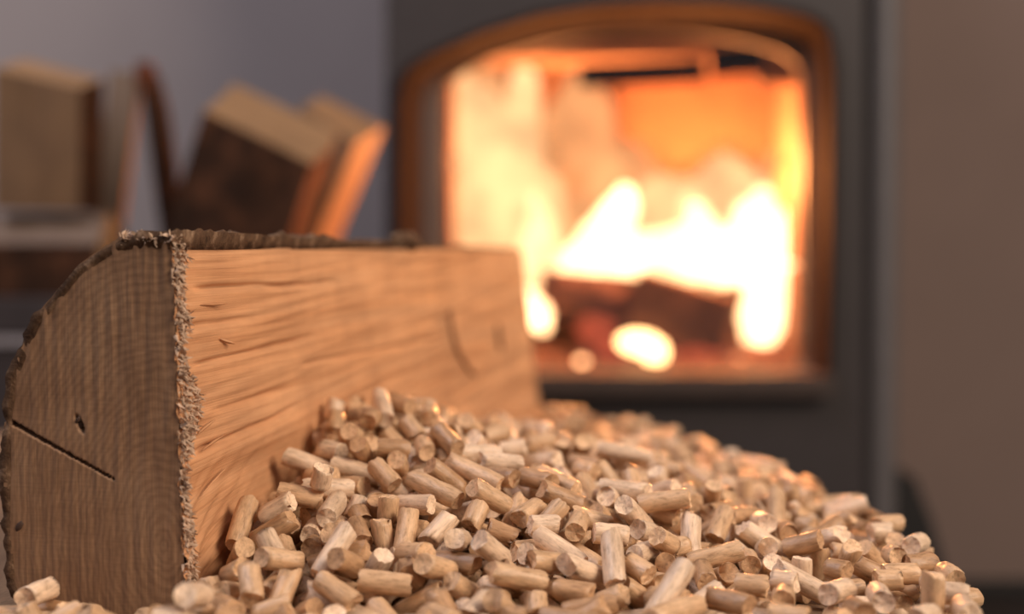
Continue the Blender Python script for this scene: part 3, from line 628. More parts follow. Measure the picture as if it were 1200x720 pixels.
15,988,11044,286,35,298, 11,889,14399,70,90,37, 10,-560,11027,477,63,110, 12,-556,13176,248,107,173, 7,250,12833,153,124,44, 13,606,10408,295,74,216, 12,-770,8751,284,111,288, 14,-616,10240,491,120,220,
14,-734,9366,322,45,56, 12,-639,12816,277,85,316, 18,2087,11550,71,90,148, 21,-317,9196,464,68,312, 12,100,9509,400,65,113, 21,446,10912,276,112,258, 18,-521,9556,451,79,282, 21,-319,10801,440,103,274,
8,1334,13124,70,90,278, 22,489,14406,70,90,76, 17,2597,10038,70,90,83, 13,-40,12360,272,95,280, 17,-1024,10163,421,85,259, 7,-1445,7179,74,180,119, 16,1122,10577,330,92,85, 12,287,11782,207,37,72,
23,-1078,10344,528,53,9, 13,310,8867,242,107,51, 11,276,14034,159,57,352, 12,805,12903,124,122,291, 13,-324,8386,152,22,44, 11,-723,10989,526,54,358, 18,1822,12275,94,82,261, 11,-101,8288,223,140,138,
13,687,11260,272,56,350, 15,1295,10023,180,93,349, 8,-36,11326,259,123,322, 13,1490,10143,254,96,288, 16,-768,8922,405,73,13, 19,656,13202,141,66,324, 19,-87,8595,345,65,172, 10,403,12257,133,125,23,
14,1193,14087,70,90,103, 13,-143,10650,430,109,60, 14,591,8873,206,51,221, 18,510,8968,277,55,218, 18,-1251,9756,545,109,123, 12,-449,10891,528,131,247, 11,-92,13780,186,95,326, 13,210,14323,70,90,129,
12,-615,12585,367,40,349, 17,-626,11356,516,80,78, 19,-403,12936,283,127,323, 11,-877,12021,322,125,259, 17,725,8924,263,65,248, 13,-258,9860,244,111,100, 17,34,11862,174,78,222, 16,135,15655,69,91,260,
9,221,13037,326,77,325, 13,77,11275,342,93,268, 16,-896,11055,554,108,207, 12,-77,13085,260,161,220, 10,-1150,10507,478,107,167, 15,-1041,6644,140,59,193, 12,334,9077,319,95,5, 12,-861,9679,426,107,57,
9,-397,9909,328,110,69, 7,-223,12824,321,84,182, 12,-1131,10845,599,148,261, 10,-59,10898,457,50,231, 20,41,9886,332,88,359, 12,965,14053,70,90,181, 18,1273,12066,91,97,318, 15,-386,9544,400,125,125,
9,342,10048,260,146,301, 17,1405,12307,70,90,344, 19,-97,11673,282,90,132, 10,-1450,9244,384,46,248, 13,-299,9766,410,78,22, 20,0,10488,420,128,15, 10,98,9255,383,120,30, 19,-1017,9175,414,65,249,
13,-157,12135,273,13,114, 12,866,9382,209,92,112, 19,-47,11286,413,56,45, 20,-400,13517,271,51,303, 13,379,9890,313,89,51, 8,1504,10961,70,90,84, 10,-917,10076,492,109,69, 9,485,14771,70,90,103,
10,-923,11796,275,95,258, 7,269,12211,231,115,274, 7,-273,9616,461,68,156, 12,-210,11377,396,121,17, 19,171,11527,364,65,180, 9,-992,11495,447,126,259, 17,-432,9624,542,76,277, 9,270,10540,367,57,241,
13,762,10194,342,108,107, 9,-1104,7173,70,90,33, 18,-590,12208,305,83,169, 18,135,10203,322,142,203, 15,-275,10754,586,47,189, 21,1611,7031,70,90,305, 17,794,9241,300,84,290, 15,1575,9823,211,88,336,
12,-299,7014,194,84,78, 13,-519,9949,494,56,291, 12,-1022,10213,555,77,6, 12,1,10370,252,89,273, 17,-1074,9369,443,91,244, 16,245,12468,323,86,122, 10,-783,11922,391,80,71, 20,-1081,6496,151,116,11,
13,961,10460,316,79,107, 14,-700,10655,610,84,317, 12,-518,10431,567,36,202, 17,-78,9311,446,94,31, 20,543,9808,435,95,335, 11,-204,11601,334,94,134, 8,-763,12391,337,89,204, 17,641,12836,204,83,348,
16,-18,12096,297,125,240, 12,1369,13340,70,90,194, 7,-235,11159,458,63,160, 11,-355,11254,516,132,191, 9,1041,12303,70,90,207, 18,863,10329,330,89,290, 10,-342,10002,439,89,170, 16,739,11833,210,89,165,
18,202,9621,429,154,290, 17,265,9281,505,83,323, 8,1106,12521,70,90,197, 12,-877,11758,437,93,167, 17,-911,10769,614,21,118, 16,481,10102,389,43,129, 17,-278,10095,349,116,329, 15,826,9649,383,132,77,
15,-884,9298,474,70,250, 14,-315,14550,147,130,59, 13,123,10008,407,60,218, 19,2079,6701,70,90,51, 16,533,10955,442,120,41, 9,518,10799,344,65,82, 14,-266,9883,524,113,190, 15,-437,8768,294,109,56,
25,988,11730,216,93,220, 12,-890,9822,492,73,238, 10,1552,9432,188,92,104, 7,-334,11549,379,127,158, 12,322,14477,70,90,101, 8,731,10872,340,70,174, 10,-1376,9480,439,119,50, 17,17,15840,70,90,236,
15,441,15521,70,90,319, 8,-408,11481,476,104,140, 7,1829,9790,70,90,216, 11,-504,8304,207,72,72, 12,1639,10929,124,0,27, 18,-37,12327,407,95,191, 8,980,9687,235,48,344, 12,633,7261,70,90,94,
14,-279,14356,218,57,46, 14,-959,10629,611,121,185, 14,-720,10258,593,77,249, 16,-1137,10289,637,116,164, 12,400,7030,155,77,104, 14,-28,10120,309,116,142, 15,671,9529,274,49,82, 17,1395,7595,70,90,142,
18,-500,12051,370,92,346, 9,-938,11391,528,78,189, 17,1169,14451,70,90,221, 15,-1049,9856,556,96,216, 13,-86,9710,445,92,74, 18,716,14694,70,90,124, 11,1314,9635,206,92,268, 15,104,6715,71,90,37,
18,-119,10062,423,75,290, 14,-780,10902,673,68,287, 13,-1303,9263,403,34,123, 9,-499,11242,580,55,346, 18,316,11672,290,63,18, 7,627,12357,155,56,211, 15,-314,8925,418,123,162, 15,-517,10688,652,123,104,
20,77,9522,560,82,165, 9,-393,12564,262,54,136, 16,-560,12238,436,84,156, 14,313,10049,444,62,267, 10,550,12720,240,12,43, 16,-1662,8255,146,71,258, 8,2508,8499,70,90,213, 14,-816,8526,270,58,212,
7,-960,11663,554,108,259, 9,-1198,9919,544,23,219, 11,-525,10133,525,117,10, 20,-661,9932,491,71,110, 15,-341,10251,522,76,135, 20,170,11234,438,94,80, 7,1636,12689,70,90,216, 11,498,7475,70,90,297,
11,1664,13322,70,90,232, 14,-730,11502,587,108,253, 20,-334,12436,330,102,346, 9,-61,11082,420,97,183, 11,-754,9250,463,47,255, 13,-457,12722,316,75,220, 11,-202,14063,150,41,199, 16,-298,10612,580,88,9,
18,252,11717,425,35,326, 10,-811,11592,509,121,275, 21,44,10217,464,66,252, 15,-432,12324,314,75,167, 10,-1640,8075,70,90,203, 15,1031,9326,295,163,98, 10,-452,11383,592,106,169, 11,934,7086,70,90,149,
14,-829,6875,104,105,40, 8,48,7373,70,90,238, 15,-491,10077,657,91,77, 8,-652,9574,507,87,280, 12,-2229,6415,70,90,31, 21,-892,10499,702,79,167, 9,2078,9951,94,180,68, 17,1167,10805,369,67,174,
9,-641,9346,508,119,302, 14,-1288,10105,685,99,258, 18,-666,11188,635,70,325, 17,-266,12037,244,97,306, 14,558,10642,418,98,347, 12,910,9534,352,112,62, 10,-79,15046,70,90,313, 9,619,10488,407,103,166,
10,1937,10830,104,0,41, 11,-28,11191,511,85,4, 7,909,12144,70,90,185, 16,1071,9461,310,28,185, 18,-411,11834,479,115,27, 8,-236,12555,300,28,173, 7,-485,13315,212,87,271, 19,420,12480,316,123,321,
10,944,8138,71,90,36, 11,-685,11854,484,111,1, 17,363,12923,245,63,300, 12,-197,12684,347,124,348, 12,1287,11494,205,90,338, 12,-1239,8996,527,66,153, 20,60,10793,463,87,70, 21,468,11423,376,72,282,
15,-1079,9991,696,94,168, 7,-647,10305,708,77,125, 10,2230,9883,127,45,208, 20,-38,14428,214,72,82, 18,289,15365,93,98,286, 15,171,11997,319,68,89, 19,888,11356,362,115,76, 12,-1533,8567,290,89,180,
14,-385,10452,657,155,19, 15,-287,10888,620,45,189, 19,1192,9720,270,101,265, 12,-1028,11015,653,102,116, 14,104,12721,293,51,191, 19,-363,13267,355,89,350, 12,-366,11082,561,81,347, 18,275,13888,190,96,336,
13,683,12160,172,120,330, 12,1110,6925,70,90,54, 12,396,13255,195,97,53, 14,-268,9744,567,114,334, 13,-89,10248,490,60,254, 7,-550,12876,369,96,330, 7,-889,7155,74,180,227, 7,-916,11272,619,67,278,
7,-66,10759,585,60,358, 7,-216,10324,478,149,282, 13,-786,12475,445,60,257, 12,-18,11924,325,74,185, 10,770,11445,310,120,75, 10,1926,7909,70,90,124, 9,-886,11493,616,127,130, 12,-879,11878,523,123,99,
15,-626,10982,698,66,157, 14,-772,11298,720,67,302, 13,-17,13270,360,99,203, 10,-443,10304,707,60,328, 16,-77,11672,428,106,91, 10,844,8975,336,59,156, 8,1343,10374,206,88,86, 10,-541,9627,627,42,13,
15,-688,9729,567,84,19, 8,951,8739,245,138,269, 7,8,12980,391,82,191, 9,249,10883,347,63,127, 18,1390,11880,187,107,343, 16,-1057,9578,562,86,40, 12,-358,13847,200,68,225, 16,-1177,10329,765,77,286,
18,60,10406,539,111,26, 7,854,9355,403,153,211, 9,932,11968,106,118,257, 13,507,12020,254,113,71, 14,624,10836,482,69,76, 7,944,14204,70,90,166, 13,121,13283,247,70,18, 16,-188,11455,532,111,325,
9,935,10819,440,33,306, 7,-1178,10566,652,162,24, 7,-539,9061,572,42,301, 15,384,11162,465,91,284, 16,-226,9472,576,100,280, 8,-1517,8796,286,97,193, 13,1172,11128,356,89,209, 19,279,11062,514,102,279,
16,4,9830,571,83,87, 7,-217,10434,613,45,109, 11,-681,12937,444,114,82, 13,-777,6169,70,90,203, 13,1284,10055,315,68,254, 12,537,12256,274,145,185, 15,-330,9272,578,69,316, 12,50,11739,362,107,92,
7,-804,9930,594,88,147, 10,865,11054,355,26,344, 10,-630,6597,70,90,58, 13,-319,12213,410,98,259, 13,-443,9764,717,73,311, 15,-66,12738,432,86,87, 13,1393,11007,212,111,56, 12,646,10055,419,71,71,
11,769,13542,70,90,302, 9,2249,11613,70,90,327, 13,386,12194,313,86,264, 10,-768,12114,461,48,233, 13,-1080,9787,680,69,129, 11,-235,13657,174,77,357, 7,-92,6830,70,90,304, 16,-834,10358,769,55,86,
10,-676,12741,397,71,12, 14,445,10439,421,109,104, 7,509,9983,469,63,63, 12,665,14257,70,90,188, 9,-111,12486,418,46,312, 17,-465,12696,480,124,348, 10,748,12460,203,84,135, 13,-1875,5775,70,90,10,
17,-518,12137,543,104,318, 21,1067,12329,205,90,75, 13,107,14262,144,44,338, 17,949,12875,233,114,337, 20,699,12097,295,115,351, 8,39,12527,369,144,102, 12,555,13693,70,90,156, 13,-1129,10755,713,32,102,
8,-457,9202,619,48,67, 7,-653,10012,654,78,83, 9,-1036,11305,701,106,79, 22,-17,15144,161,64,190, 16,-333,11737,542,56,56, 23,-111,12022,449,104,1, 9,305,11485,446,121,342, 16,687,11788,337,110,206,
13,-807,12305,560,143,275, 13,-900,10109,690,121,188, 9,-273,10326,679,33,83, 12,441,13068,239,151,51, 7,-230,11747,443,127,356, 15,1265,6894,154,0,134, 7,691,11636,347,40,53, 10,-2216,6131,70,90,51,
15,1265,12536,199,86,75, 7,1416,9342,189,70,20, 12,-2108,6674,70,90,171, 11,1459,10859,201,97,218, 12,-278,14843,124,0,38, 16,-151,13547,287,90,164, 17,227,13313,129,82,250, 7,-659,10894,809,108,199,
17,1135,11594,304,53,31, 14,-1511,6772,240,86,272, 7,838,11691,336,104,113, 17,-595,12022,542,109,317, 14,-475,11527,636,64,207, 11,799,6675,70,90,155, 9,448,11546,482,103,124, 12,-470,12301,569,70,148,
15,-483,6481,70,90,216, 8,533,13436,188,64,55, 12,-1009,9394,576,97,18, 10,-1024,11146,755,104,344, 15,322,15814,70,90,317, 14,291,13626,131,119,317, 14,165,13772,257,46,327, 15,1087,9682,357,95,272,
22,569,12515,333,76,128, 12,626,11163,458,79,7, 11,-644,11806,604,78,78, 9,-599,12434,447,43,5, 12,-390,12922,444,60,91, 13,976,10047,319,68,31, 14,-359,12460,478,110,66, 7,552,11612,408,130,23,
11,-506,13154,416,116,202, 7,-36,11394,611,90,271, 12,-375,12794,525,75,154, 11,-834,10668,796,118,71, 7,-1001,10672,742,145,332, 15,409,11872,365,94,163, 10,233,12206,386,120,164, 7,-889,9546,631,52,168,
19,-618,13164,508,107,86, 10,-837,11596,695,68,320, 14,1372,7195,72,90,62, 14,-130,14160,216,86,146, 14,-924,11384,774,90,93, 17,-566,13516,360,63,257, 14,-1113,7521,70,90,133, 12,88,11747,498,86,302,
10,-123,11746,545,99,50, 23,298,13475,263,106,146, 16,-891,11005,775,110,58, 22,334,6320,70,90,87, 11,-191,13532,420,79,31, 8,18,13662,348,180,348, 16,292,12879,386,102,206, 8,1107,6531,84,180,344,
7,340,9449,543,73,256, 18,93,13493,305,41,65, 14,972,7231,131,60,284, 19,1750,7686,70,90,16, 13,-128,13364,304,32,171, 16,241,14983,70,90,162, 16,-33,13930,256,60,225, 7,-709,12617,507,65,200,
13,182,11855,497,132,122, 11,115,14503,97,105,39, 13,967,11544,419,97,347, 9,1508,11410,191,70,347, 20,-810,11928,657,101,110, 7,-172,11300,572,54,122, 15,-196,12592,514,85,265, 12,-2972,7864,70,90,18,
10,-3393,7641,70,90,35, 16,-3571,6595,70,90,7, 16,-1581,7175,70,90,278, 10,-2262,7628,70,90,167, 14,-3061,6340,70,90,158, 15,-1662,7743,70,90,13, 11,-3202,7373,70,90,320, 16,-2823,7131,70,90,62,
11,-2930,7514,70,90,129, 12,-1609,7444,70,90,159, 15,-1768,7255,107,105,241, 11,-2523,7122,70,90,78, 9,-2731,7509,70,90,298, 9,-3063,7435,72,90,140, 16,-1289,7334,70,90,264, 13,-2705,7051,70,90,245,
11,-1984,7530,70,90,327, 14,-3390,7478,70,90,215, 10,-1958,7350,104,180,351, 11,-3290,7841,70,90,196, 9,-2540,7408,70,90,205, 11,-1800,7862,70,90,207, 12,-2156,7017,70,90,99, 11,-2314,7133,70,90,100,
11,-1997,7216,139,52,170, 12,-3395,7274,70,90,4, 15,-2213,7347,70,90,143, 11,-3217,6869,70,90,114, 11,-2103,7082,205,90,338, 10,-3461,7130,70,90,6, 16,-3201,8104,70,90,77, 13,-2017,7005,70,90,279,
8,850,7006,208,90,88, 9,2147,7046,208,90,98, 11,1781,6959,208,90,31, 11,-2911,6837,68,90,161, 9,1400,7068,208,90,81, 12,187,6753,208,90,57, 12,1906,6957,68,90,80, 11,2300,7360,68,90,173,
12,2099,6703,208,90,13, 8,-2475,6780,68,90,17, 11,1158,6711,208,90,15, 9,1496,6768,208,90,112, 9,1892,6815,208,90,13, 8,2462,8747,68,90,148, 9,1713,7112,208,90,23, 12,-3073,7158,68,90,33,
8,1101,6914,208,90,48
]
PEL = []
for i in range(0, len(DATA), 6):
    l, x, y, z, th, ph = DATA[i:i + 6]
    th = math.radians(th); ph = math.radians(ph)
    PEL.append((l / 1000, Vector((x / 20000, y / 20000, z / 20000 + ZB)), Vector((math.sin(th) * math.cos(ph), math.sin(th) * math.sin(ph), math.cos(th)))))
PR = .00328


def pellet_geo(L, seed, seg, rings):
    r = random.Random(seed); vs = []; fs = []; off = Vector((seed * 3.7, seed * 1.3, 0))
    bx = r.uniform(-.0004, .0004)
    ends = []
    for e in (-1, 1):
        ends.append((r.uniform(-.5, .5), r.uniform(-.5, .5), r.choice((0, .0006, .0014, .0030)), r.uniform(0, 6.28)))
    for q in range(rings + 1):
        s = q / rings * 2 - 1
        for i in range(seg):
            a = 2 * math.pi * i / seg; ca, sa = math.cos(a), math.sin(a)
            rr = PR * (1 - .10 * abs(noise.noise(Vector((ca * 1.2, sa * 1.2, s * L * 160)) + off)) - .16 * max(0, noise.noise(Vector((ca * 1.6, sa * 1.6, s * 1.5)) + off) - .05) - .10 * max(0, noise.noise(Vector((ca * 3.5, sa * 3.5, s * L * 350)) + off) - .1))
            z = s * L / 2
            tx, ty, chip, ang = ends[0 if s < 0 else 1]
            if q in (0, rings):
                z -= (1 if s > 0 else -1) * (.0003 + .0011 * abs(noise.noise(Vector((ca * 2, sa * 2, s * 3)) + off)) + max(0, tx * ca + ty * sa) * PR + chip * max(0, math.cos(a - ang)) ** 2)
                rr *= .92
            vs.append((rr * ca + bx * (1 - s * s), rr * sa, z))
    for q in range(rings):
        for i in range(seg): fs.append((q * seg + i, q * seg + (i + 1) % seg, (q + 1) * seg + (i + 1) % seg, (q + 1) * seg + i))
    sharp = []
    for q, sgn in ((0, -1), (rings, 1)):
        base = q * seg; b = len(vs)
        for i in range(0, seg):
            x, y, z = vs[base + i]; h = noise.noise(Vector((x * 700, y * 700, sgn * 5)) + off)
            vs.append((x * .58, y * .58, z * .5 + .5 * sum(vs[base + m][2] for m in range(seg)) / seg - sgn * (.0002 + .0005 * h)))
        c = len(vs); vs.append((0, 0, sum(vs[b + m][2] for m in range(seg)) / seg - sgn * .0003 * r.random()))
        for i in range(seg):
            j = (i + 1) % seg
            f1 = (base + i, base + j, b + j, b + i); f2 = (b + i, b + j, c)
            if sgn > 0: fs.append(f1); fs.append(f2)
            else: fs.append(f1[::-1]); fs.append(f2[::-1])
        sharp.append((base, seg))
    return vs, fs, sharp


SIZES = (8, 10, 12, 14, 16, 18, 21, 25); VAR = {}


def pellet_mesh(L, v):
    s = min(SIZES, key=lambda q: abs(q / 1000 - L)); key = (s, v)
    if key not in VAR:
        vs, fs, sharp = pellet_geo(s / 1000, s * 10 + v, 20, 8)
        me = bpy.data.meshes.new('wood_pellet'); me.from_pydata(vs, [], fs); me.materials.append(M['pellet']); me.materials.append(M['pellet_end'])
        for p in me.polygons: p.use_smooth = True
        se = {tuple(sorted((b + i, b + (i + 1) % n))) for b, n in sharp for i in range(n)}
        at_ = me.attributes.new('sharp_edge', 'BOOLEAN', 'EDGE')
        for e in me.edges: at_.data[e.index].value = tuple(sorted(e.vertices)) in se
        for p in me.polygons: p.material_index = 1 if p.index >= 20 * 8 else 0
        VAR[key] = me
    return VAR[key], L / (s / 1000)


TONES = [('pale', (.74, .545, .385)), ('tan', (.62, .405, .24)), ('brown', (.46, .275, .15))]
rnd = random.Random(21); info = []
NTH = 300
for i, (L, p, d) in enumerate(PEL[:NTH]):
    me, sz = pellet_mesh(L, rnd.randrange(9))
    o = bpy.data.objects.new('wood_pellet', me); COL.objects.link(o)
    o.rotation_mode = 'QUATERNION'; o.rotation_quaternion = d.to_track_quat('Z', 'Y') @ Quaternion((0, 0, 1), rnd.uniform(0, 6.28))
    o.location = p; o.scale = (1, 1, sz)
    ti = rnd.choices((0, 1, 2), (4, 5, 3))[0]; c = TONES[ti][1]; f = rnd.uniform(.92, 1.08)
    o.color = (c[0] * f, c[1] * f, c[2] * f, 1)
    info.append((o, L, p, d, ti))

# each pellet's own label: its length, colour and pose, where it lies in the heap, then its order among look-alikes
from collections import defaultdict
same = defaultdict(list)
for o, L, p, d, ti in info:
    size = 'stubby' if L < .010 else 'short' if L < .0135 else 'mid-length' if L < .0175 else 'long'
    v = (p - EYE).normalized(); x0, y0 = project(p - d * L / 2); x1, y1 = project(p + d * L / 2)
    ang = math.degrees(math.atan2(-(y1 - y0), x1 - x0)) % 180
    if abs(d.dot(v)) > .82: pose = 'seen end-on'
    elif abs(d.z) > .75: pose = 'standing upright'
    elif ang < 20 or ang > 160: pose = 'lying level'
    elif ang < 70: pose = 'rising rightward'
    elif ang > 110: pose = 'rising leftward'
    else: pose = 'pointing upslope'
    lr = (p - LN).dot(LR); la = (p - LN).dot(LA); px, py = project(p)
    if lr < .0 or la < -.004: place = "before the log's sawn end"
    else:
        side = 'beside the log' if lr < .035 else 'in mid heap' if lr < .11 else 'by the block rim'
        row = 'front' if py > 665 else 'lower' if py > 600 else 'upper' if py > 530 else 'far'
        place = side + ', ' + row + ' part'
    same[f'{size} {TONES[ti][0]} wood pellet {pose} {place}'].append((px, o))
ORD = ['first', 'second', 'third', 'fourth', 'fifth', 'sixth', 'seventh', 'eighth', 'ninth', 'tenth', 'eleventh', 'twelfth']
for text, lst in same.items():
    lst.sort(key=lambda q: q[0])
    for r, (px, o) in enumerate(lst):
        tag(o, text + (f', {ORD[r]} from left' if len(lst) > 1 else ''), 'wood pellet', 'wood pellets heaped beside the log')

vs = []; fs = []; tone = []
for i, (L, p, d) in enumerate(PEL[NTH:]):
    s = min(SIZES, key=lambda q: abs(q / 1000 - L))
    g = pellet_geo(s / 1000, s * 10 + rnd.randrange(9), 12, 4)
    q = d.to_track_quat('Z', 'Y') @ Quaternion((0, 0, 1), rnd.uniform(0, 6.28)); b = len(vs); k = L / (s / 1000)
    vs += [q @ Vector((x, y, z * k)) + p for x, y, z in g[0]]
    fs += [tuple(b + j for j in f) for f in g[1]]
    c = TONES[rnd.choices((0, 1, 2), (4, 5, 3))[0]][1]; f = rnd.uniform(.92, 1.08); tone += [tuple(q * f for q in c)] * len(g[0])
me = bpy.data.meshes.new('pellet_heap'); me.from_pydata([tuple(v) for v in vs], [], fs); me.materials.append(M['pellets'])
a = me.attributes.new('tone', 'FLOAT_COLOR', 'POINT'); a.data.foreach_set('color', [c for t in tone for c in (*t, 1)])
try: me.set_sharp_from_angle(angle=math.radians(50))
except Exception: pass
o = bpy.data.objects.new('pellet_heap', me); COL.objects.link(o)
tag(o, 'remaining tan wood pellets filling the heap beside the log', 'wood pellets', None, 'stuff')

# ------------------------------------------------------------------ stove
SY = 1.58; CX, CY = 730, 245
stove = thing('wood_stove', (at(757, 300, SY).x, SY, 0), 'dark grey iron wood stove with arched glass door and lit fire', 'stove')


def polar(poly, n=120, cx=CX, cy=CY):
    out = []
    for i in range(n):
        a = 2 * math.pi * i / n; dx, dy = math.cos(a), math.sin(a); best = None
        for (x1, y1), (x2, y2) in zip(poly, poly[1:] + poly[:1]):
            ex, ey = x2 - x1, y2 - y1; den = dx * ey - dy * ex
            if abs(den) < 1e-9: continue
            s = ((x1 - cx) * ey - (y1 - cy) * ex) / den; u = ((x1 - cx) * dy - (y1 - cy) * dx) / den
            if s > 0 and -1e-6 <= u <= 1 + 1e-6 and (best is None or s < best): best = s
        out.append((cx + dx * best, cy + dy * best))
    return out


def inset(poly, k):
    return [(CX + (x - CX) * (1 - k), CY + (y - CY) * (1 - k)) for x, y in poly]


OUTER = [(465, 462), (463, 300), (464, 120), (468, 92), (480, 76), (510, 60), (560, 38), (630, 16), (700, 5), (770, 1), (840, 2), (900, 8), (945, 17), (966, 28), (974, 46), (977, 90), (974, 300), (970, 462)]
INNER = [(521, 434), (520, 300), (519, 120), (523, 98), (540, 84), (580, 64), (640, 47), (700, 37), (770, 34), (830, 38), (880, 46), (920, 58), (938, 72), (944, 90), (946, 150), (946, 300), (945, 434)]
RECT = [(452, 740), (452, -330), (1014, -330), (1014, 740)]
Q = 144


def floor_clip(v): return Vector((v.x, v.y, max(0.004, v.z)))


def ring_mesh(name, loops, mat, parent, close=False):
    vs = [floor_clip(v) for lp_ in loops for v in lp_]; n = len(loops[0]); fs = []
    for r in range(len(loops) - 1 + (1 if close else 0)):
        for i in range(n):
            j = (i + 1) % n; a, b = r * n, ((r + 1) % len(loops)) * n
            fs.append((a + i, a + j, b + j, b + i))
    return pydata(name, vs, fs, mat, parent, False)


# angles through the corners of the plate so that it keeps them
PO, PI_, PRc = polar(OUTER, Q), polar(INNER, Q), polar(RECT, Q)
for cx_, cy_ in RECT:
    a = math.atan2(cy_ - CY, cx_ - CX) % (2 * math.pi); PRc[round(a / (2 * math.pi) * Q) % Q] = (cx_, cy_)
L3 = lambda poly, Y, dy=0.0: [at(x, y, SY) + Vector((0, Y - SY + dy, 0)) for x, y in poly]
ring_mesh('front_plate', [L3(PRc, SY), L3(PO, SY), L3(PO, SY + .03), L3(PRc, SY + .03)], M['iron'], stove, True)
door = ring_mesh('door_frame', [L3(PO, SY + .012), L3(PO, SY - .016), L3(inset(PO, .012), SY - .020), L3(polar(inset(OUTER, .03), Q), SY - .018),
                                L3([(a[0] * .42 + b[0] * .58, a[1] * .42 + b[1] * .58) for a, b in zip(PO, PI_)], SY + .012), L3([(a[0] * .42 + b[0] * .58, a[1] * .42 + b[1] * .58) for a, b in zip(PO, PI_)], SY + .022)], M['frame'], stove, True)
ring_mesh('inner_lip', [L3([(a[0] * .45 + b[0] * .55, a[1] * .45 + b[1] * .55) for a, b in zip(PO, PI_)], SY + .010), L3(PI_, SY + .020), L3(PI_, SY + .034), L3([(a[0] * .45 + b[0] * .55, a[1] * .45 + b[1] * .55) for a, b in zip(PO, PI_)], SY + .034)], M['lip'], door, True)
# bottom rail of the door, dark
pA, pB = at(462, 437, SY), at(973, 463, SY)
box('bottom_rail', (pA.x, SY - .024, pB.z), (pB.x, SY + .02, pA.z), M['lip'], stove, .003)
gm = bpy.data.materials.new('stove_glass'); gm.use_nodes = True; nt = gm.node_tree; nt.nodes.clear()
out = node(nt, 'ShaderNodeOutputMaterial'); tr = node(nt, 'ShaderNodeBsdfTransparent'); gl = node(nt, 'ShaderNodeBsdfGlossy'); gl.inputs['Roughness'].default_value = .08
tr.inputs[0].default_value = (.97, .93, .88, 1)
mx = node(nt, 'ShaderNodeMixShader'); mx.inputs[0].default_value = .05
nt.links.new(tr.outputs[0], mx.inputs[1]); nt.links.new(gl.outputs[0], mx.inputs[2]); nt.links.new(mx.outputs[0], out.inputs[0])
g0 = L3(polar(inset(INNER, -.02), Q), SY + .024); g1 = L3(polar(inset(INNER, -.02), Q), SY + .028)
n = len(g0)
pydata('door_glass', g0 + g1, [tuple(range(n)), tuple(range(2 * n - 1, n - 1, -1))] + [(i, i + n, (i + 1) % n + n, (i + 1) % n) for i in range(n)], gm, door, False)
# body shell behind the plate
xl, xr = at(452, 0, SY).x, at(1014, 0, SY).x; zt = at(0, -330, SY).z
for lo, hi in (((xl, SY + .03, 0.004), (xl + .012, 1.93, zt)), ((xr - .012, SY + .03, .004), (xr, 1.93, zt)), ((xl, SY + .03, zt - .012), (xr, 1.93, zt)), ((xl, 1.918, .004), (xr, 1.93, zt))):
    box('body_panel', lo, hi, M['iron'], stove)
# rounded corner pillar on the right, the light it catches put into its colour
x0, x1 = at(1020, 0, SY).x, at(1066, 0, SY).x; vs = []; fs = []; ns = 14
for z in (.004, zt):
    for i in range(ns + 1):
        a = math.pi * (i / ns); vs.append(Vector(((x0 + x1) / 2 - math.cos(a) * (x1 - x0) / 2, SY + .04 - math.sin(a) * .028, z)))
    vs += [Vector((x1, 1.90, z)), Vector((x0, 1.90, z))]
h = ns + 3
fs = [(i, (i + 1) % h, h + (i + 1) % h, h + i) for i in range(h)] + [tuple(range(h - 1, -1, -1)), tuple(range(h, 2 * h))]
pydata('corner_pillar', vs, fs, M['pillar'], stove, False)
# dark wedge at the pillar base, solid stand-in for an unidentified dark shape
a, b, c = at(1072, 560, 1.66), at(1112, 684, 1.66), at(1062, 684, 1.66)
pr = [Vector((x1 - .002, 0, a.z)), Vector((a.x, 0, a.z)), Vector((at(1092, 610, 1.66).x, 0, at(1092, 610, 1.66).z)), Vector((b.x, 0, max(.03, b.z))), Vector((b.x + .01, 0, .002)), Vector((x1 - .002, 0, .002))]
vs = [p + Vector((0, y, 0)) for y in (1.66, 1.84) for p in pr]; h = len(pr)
pydata('dark_wedge', vs, [tuple(range(h)), tuple(range(2 * h - 1, h - 1, -1))] + [(i, i + h, (i + 1) % h + h, (i + 1) % h) for i in range(h)], M['soot'], stove, False)

# firebox: floor, sides, back lined with bricks
FY0, FY1 = SY + .036, 1.86
fl = at(505, 445, FY0); fr = at(962, 445, FY0); zf = at(0, 440, FY0).z; zc = at(0, 10, FY0).z
fbx = box('firebox', (fl.x - .012, FY1, zf - .02), (fr.x + .012, FY1 + .012, zc + .02), M['soot'], stove)
box('firebox_wall', (fl.x - .012, FY0, zf - .02), (fl.x, FY1, zc + .02), M['soot'], fbx); box('firebox_wall', (fr.x, FY0, zf - .02), (fr.x + .012, FY1, zc + .02), M['soot'], fbx)
box('firebox_roof', (fl.x, FY0, zc), (fr.x, FY1, zc + .02), M['soot'], fbx); box('firebox_base', (fl.x, FY0, zf - .02), (fr.x, FY1, zf - .004), M['soot'], fbx)
zr = [zf - .004, zf + (zc - zf) * .30, zf + (zc - zf) * .60, zc - .03]
for r in range(3):                                                       # back bricks: rows with recessed joints
    nb = 3 if r % 2 else 2
    for c in range(nb):
        w = (fr.x - fl.x) / nb
        box('firebrick', (fl.x + w * c + .0015, FY1 - .028 - .006 * (r == 1), zr[r] + .0015), (fl.x + w * (c + 1) - .0015, FY1 - .001, zr[r + 1] - .0015), M['brick'], fbx, .003)
for sx, s in ((fl.x, 1), (fr.x, -1)):
    for r in range(3):
        xa, xb = sorted((sx + s * .001, sx + s * .022)); box('firebrick', (xa, FY0 + .03, zr[r] + .0015), (xb, FY1 - .036, zr[r + 1] - .0015), M['brick'], fbx, .003)
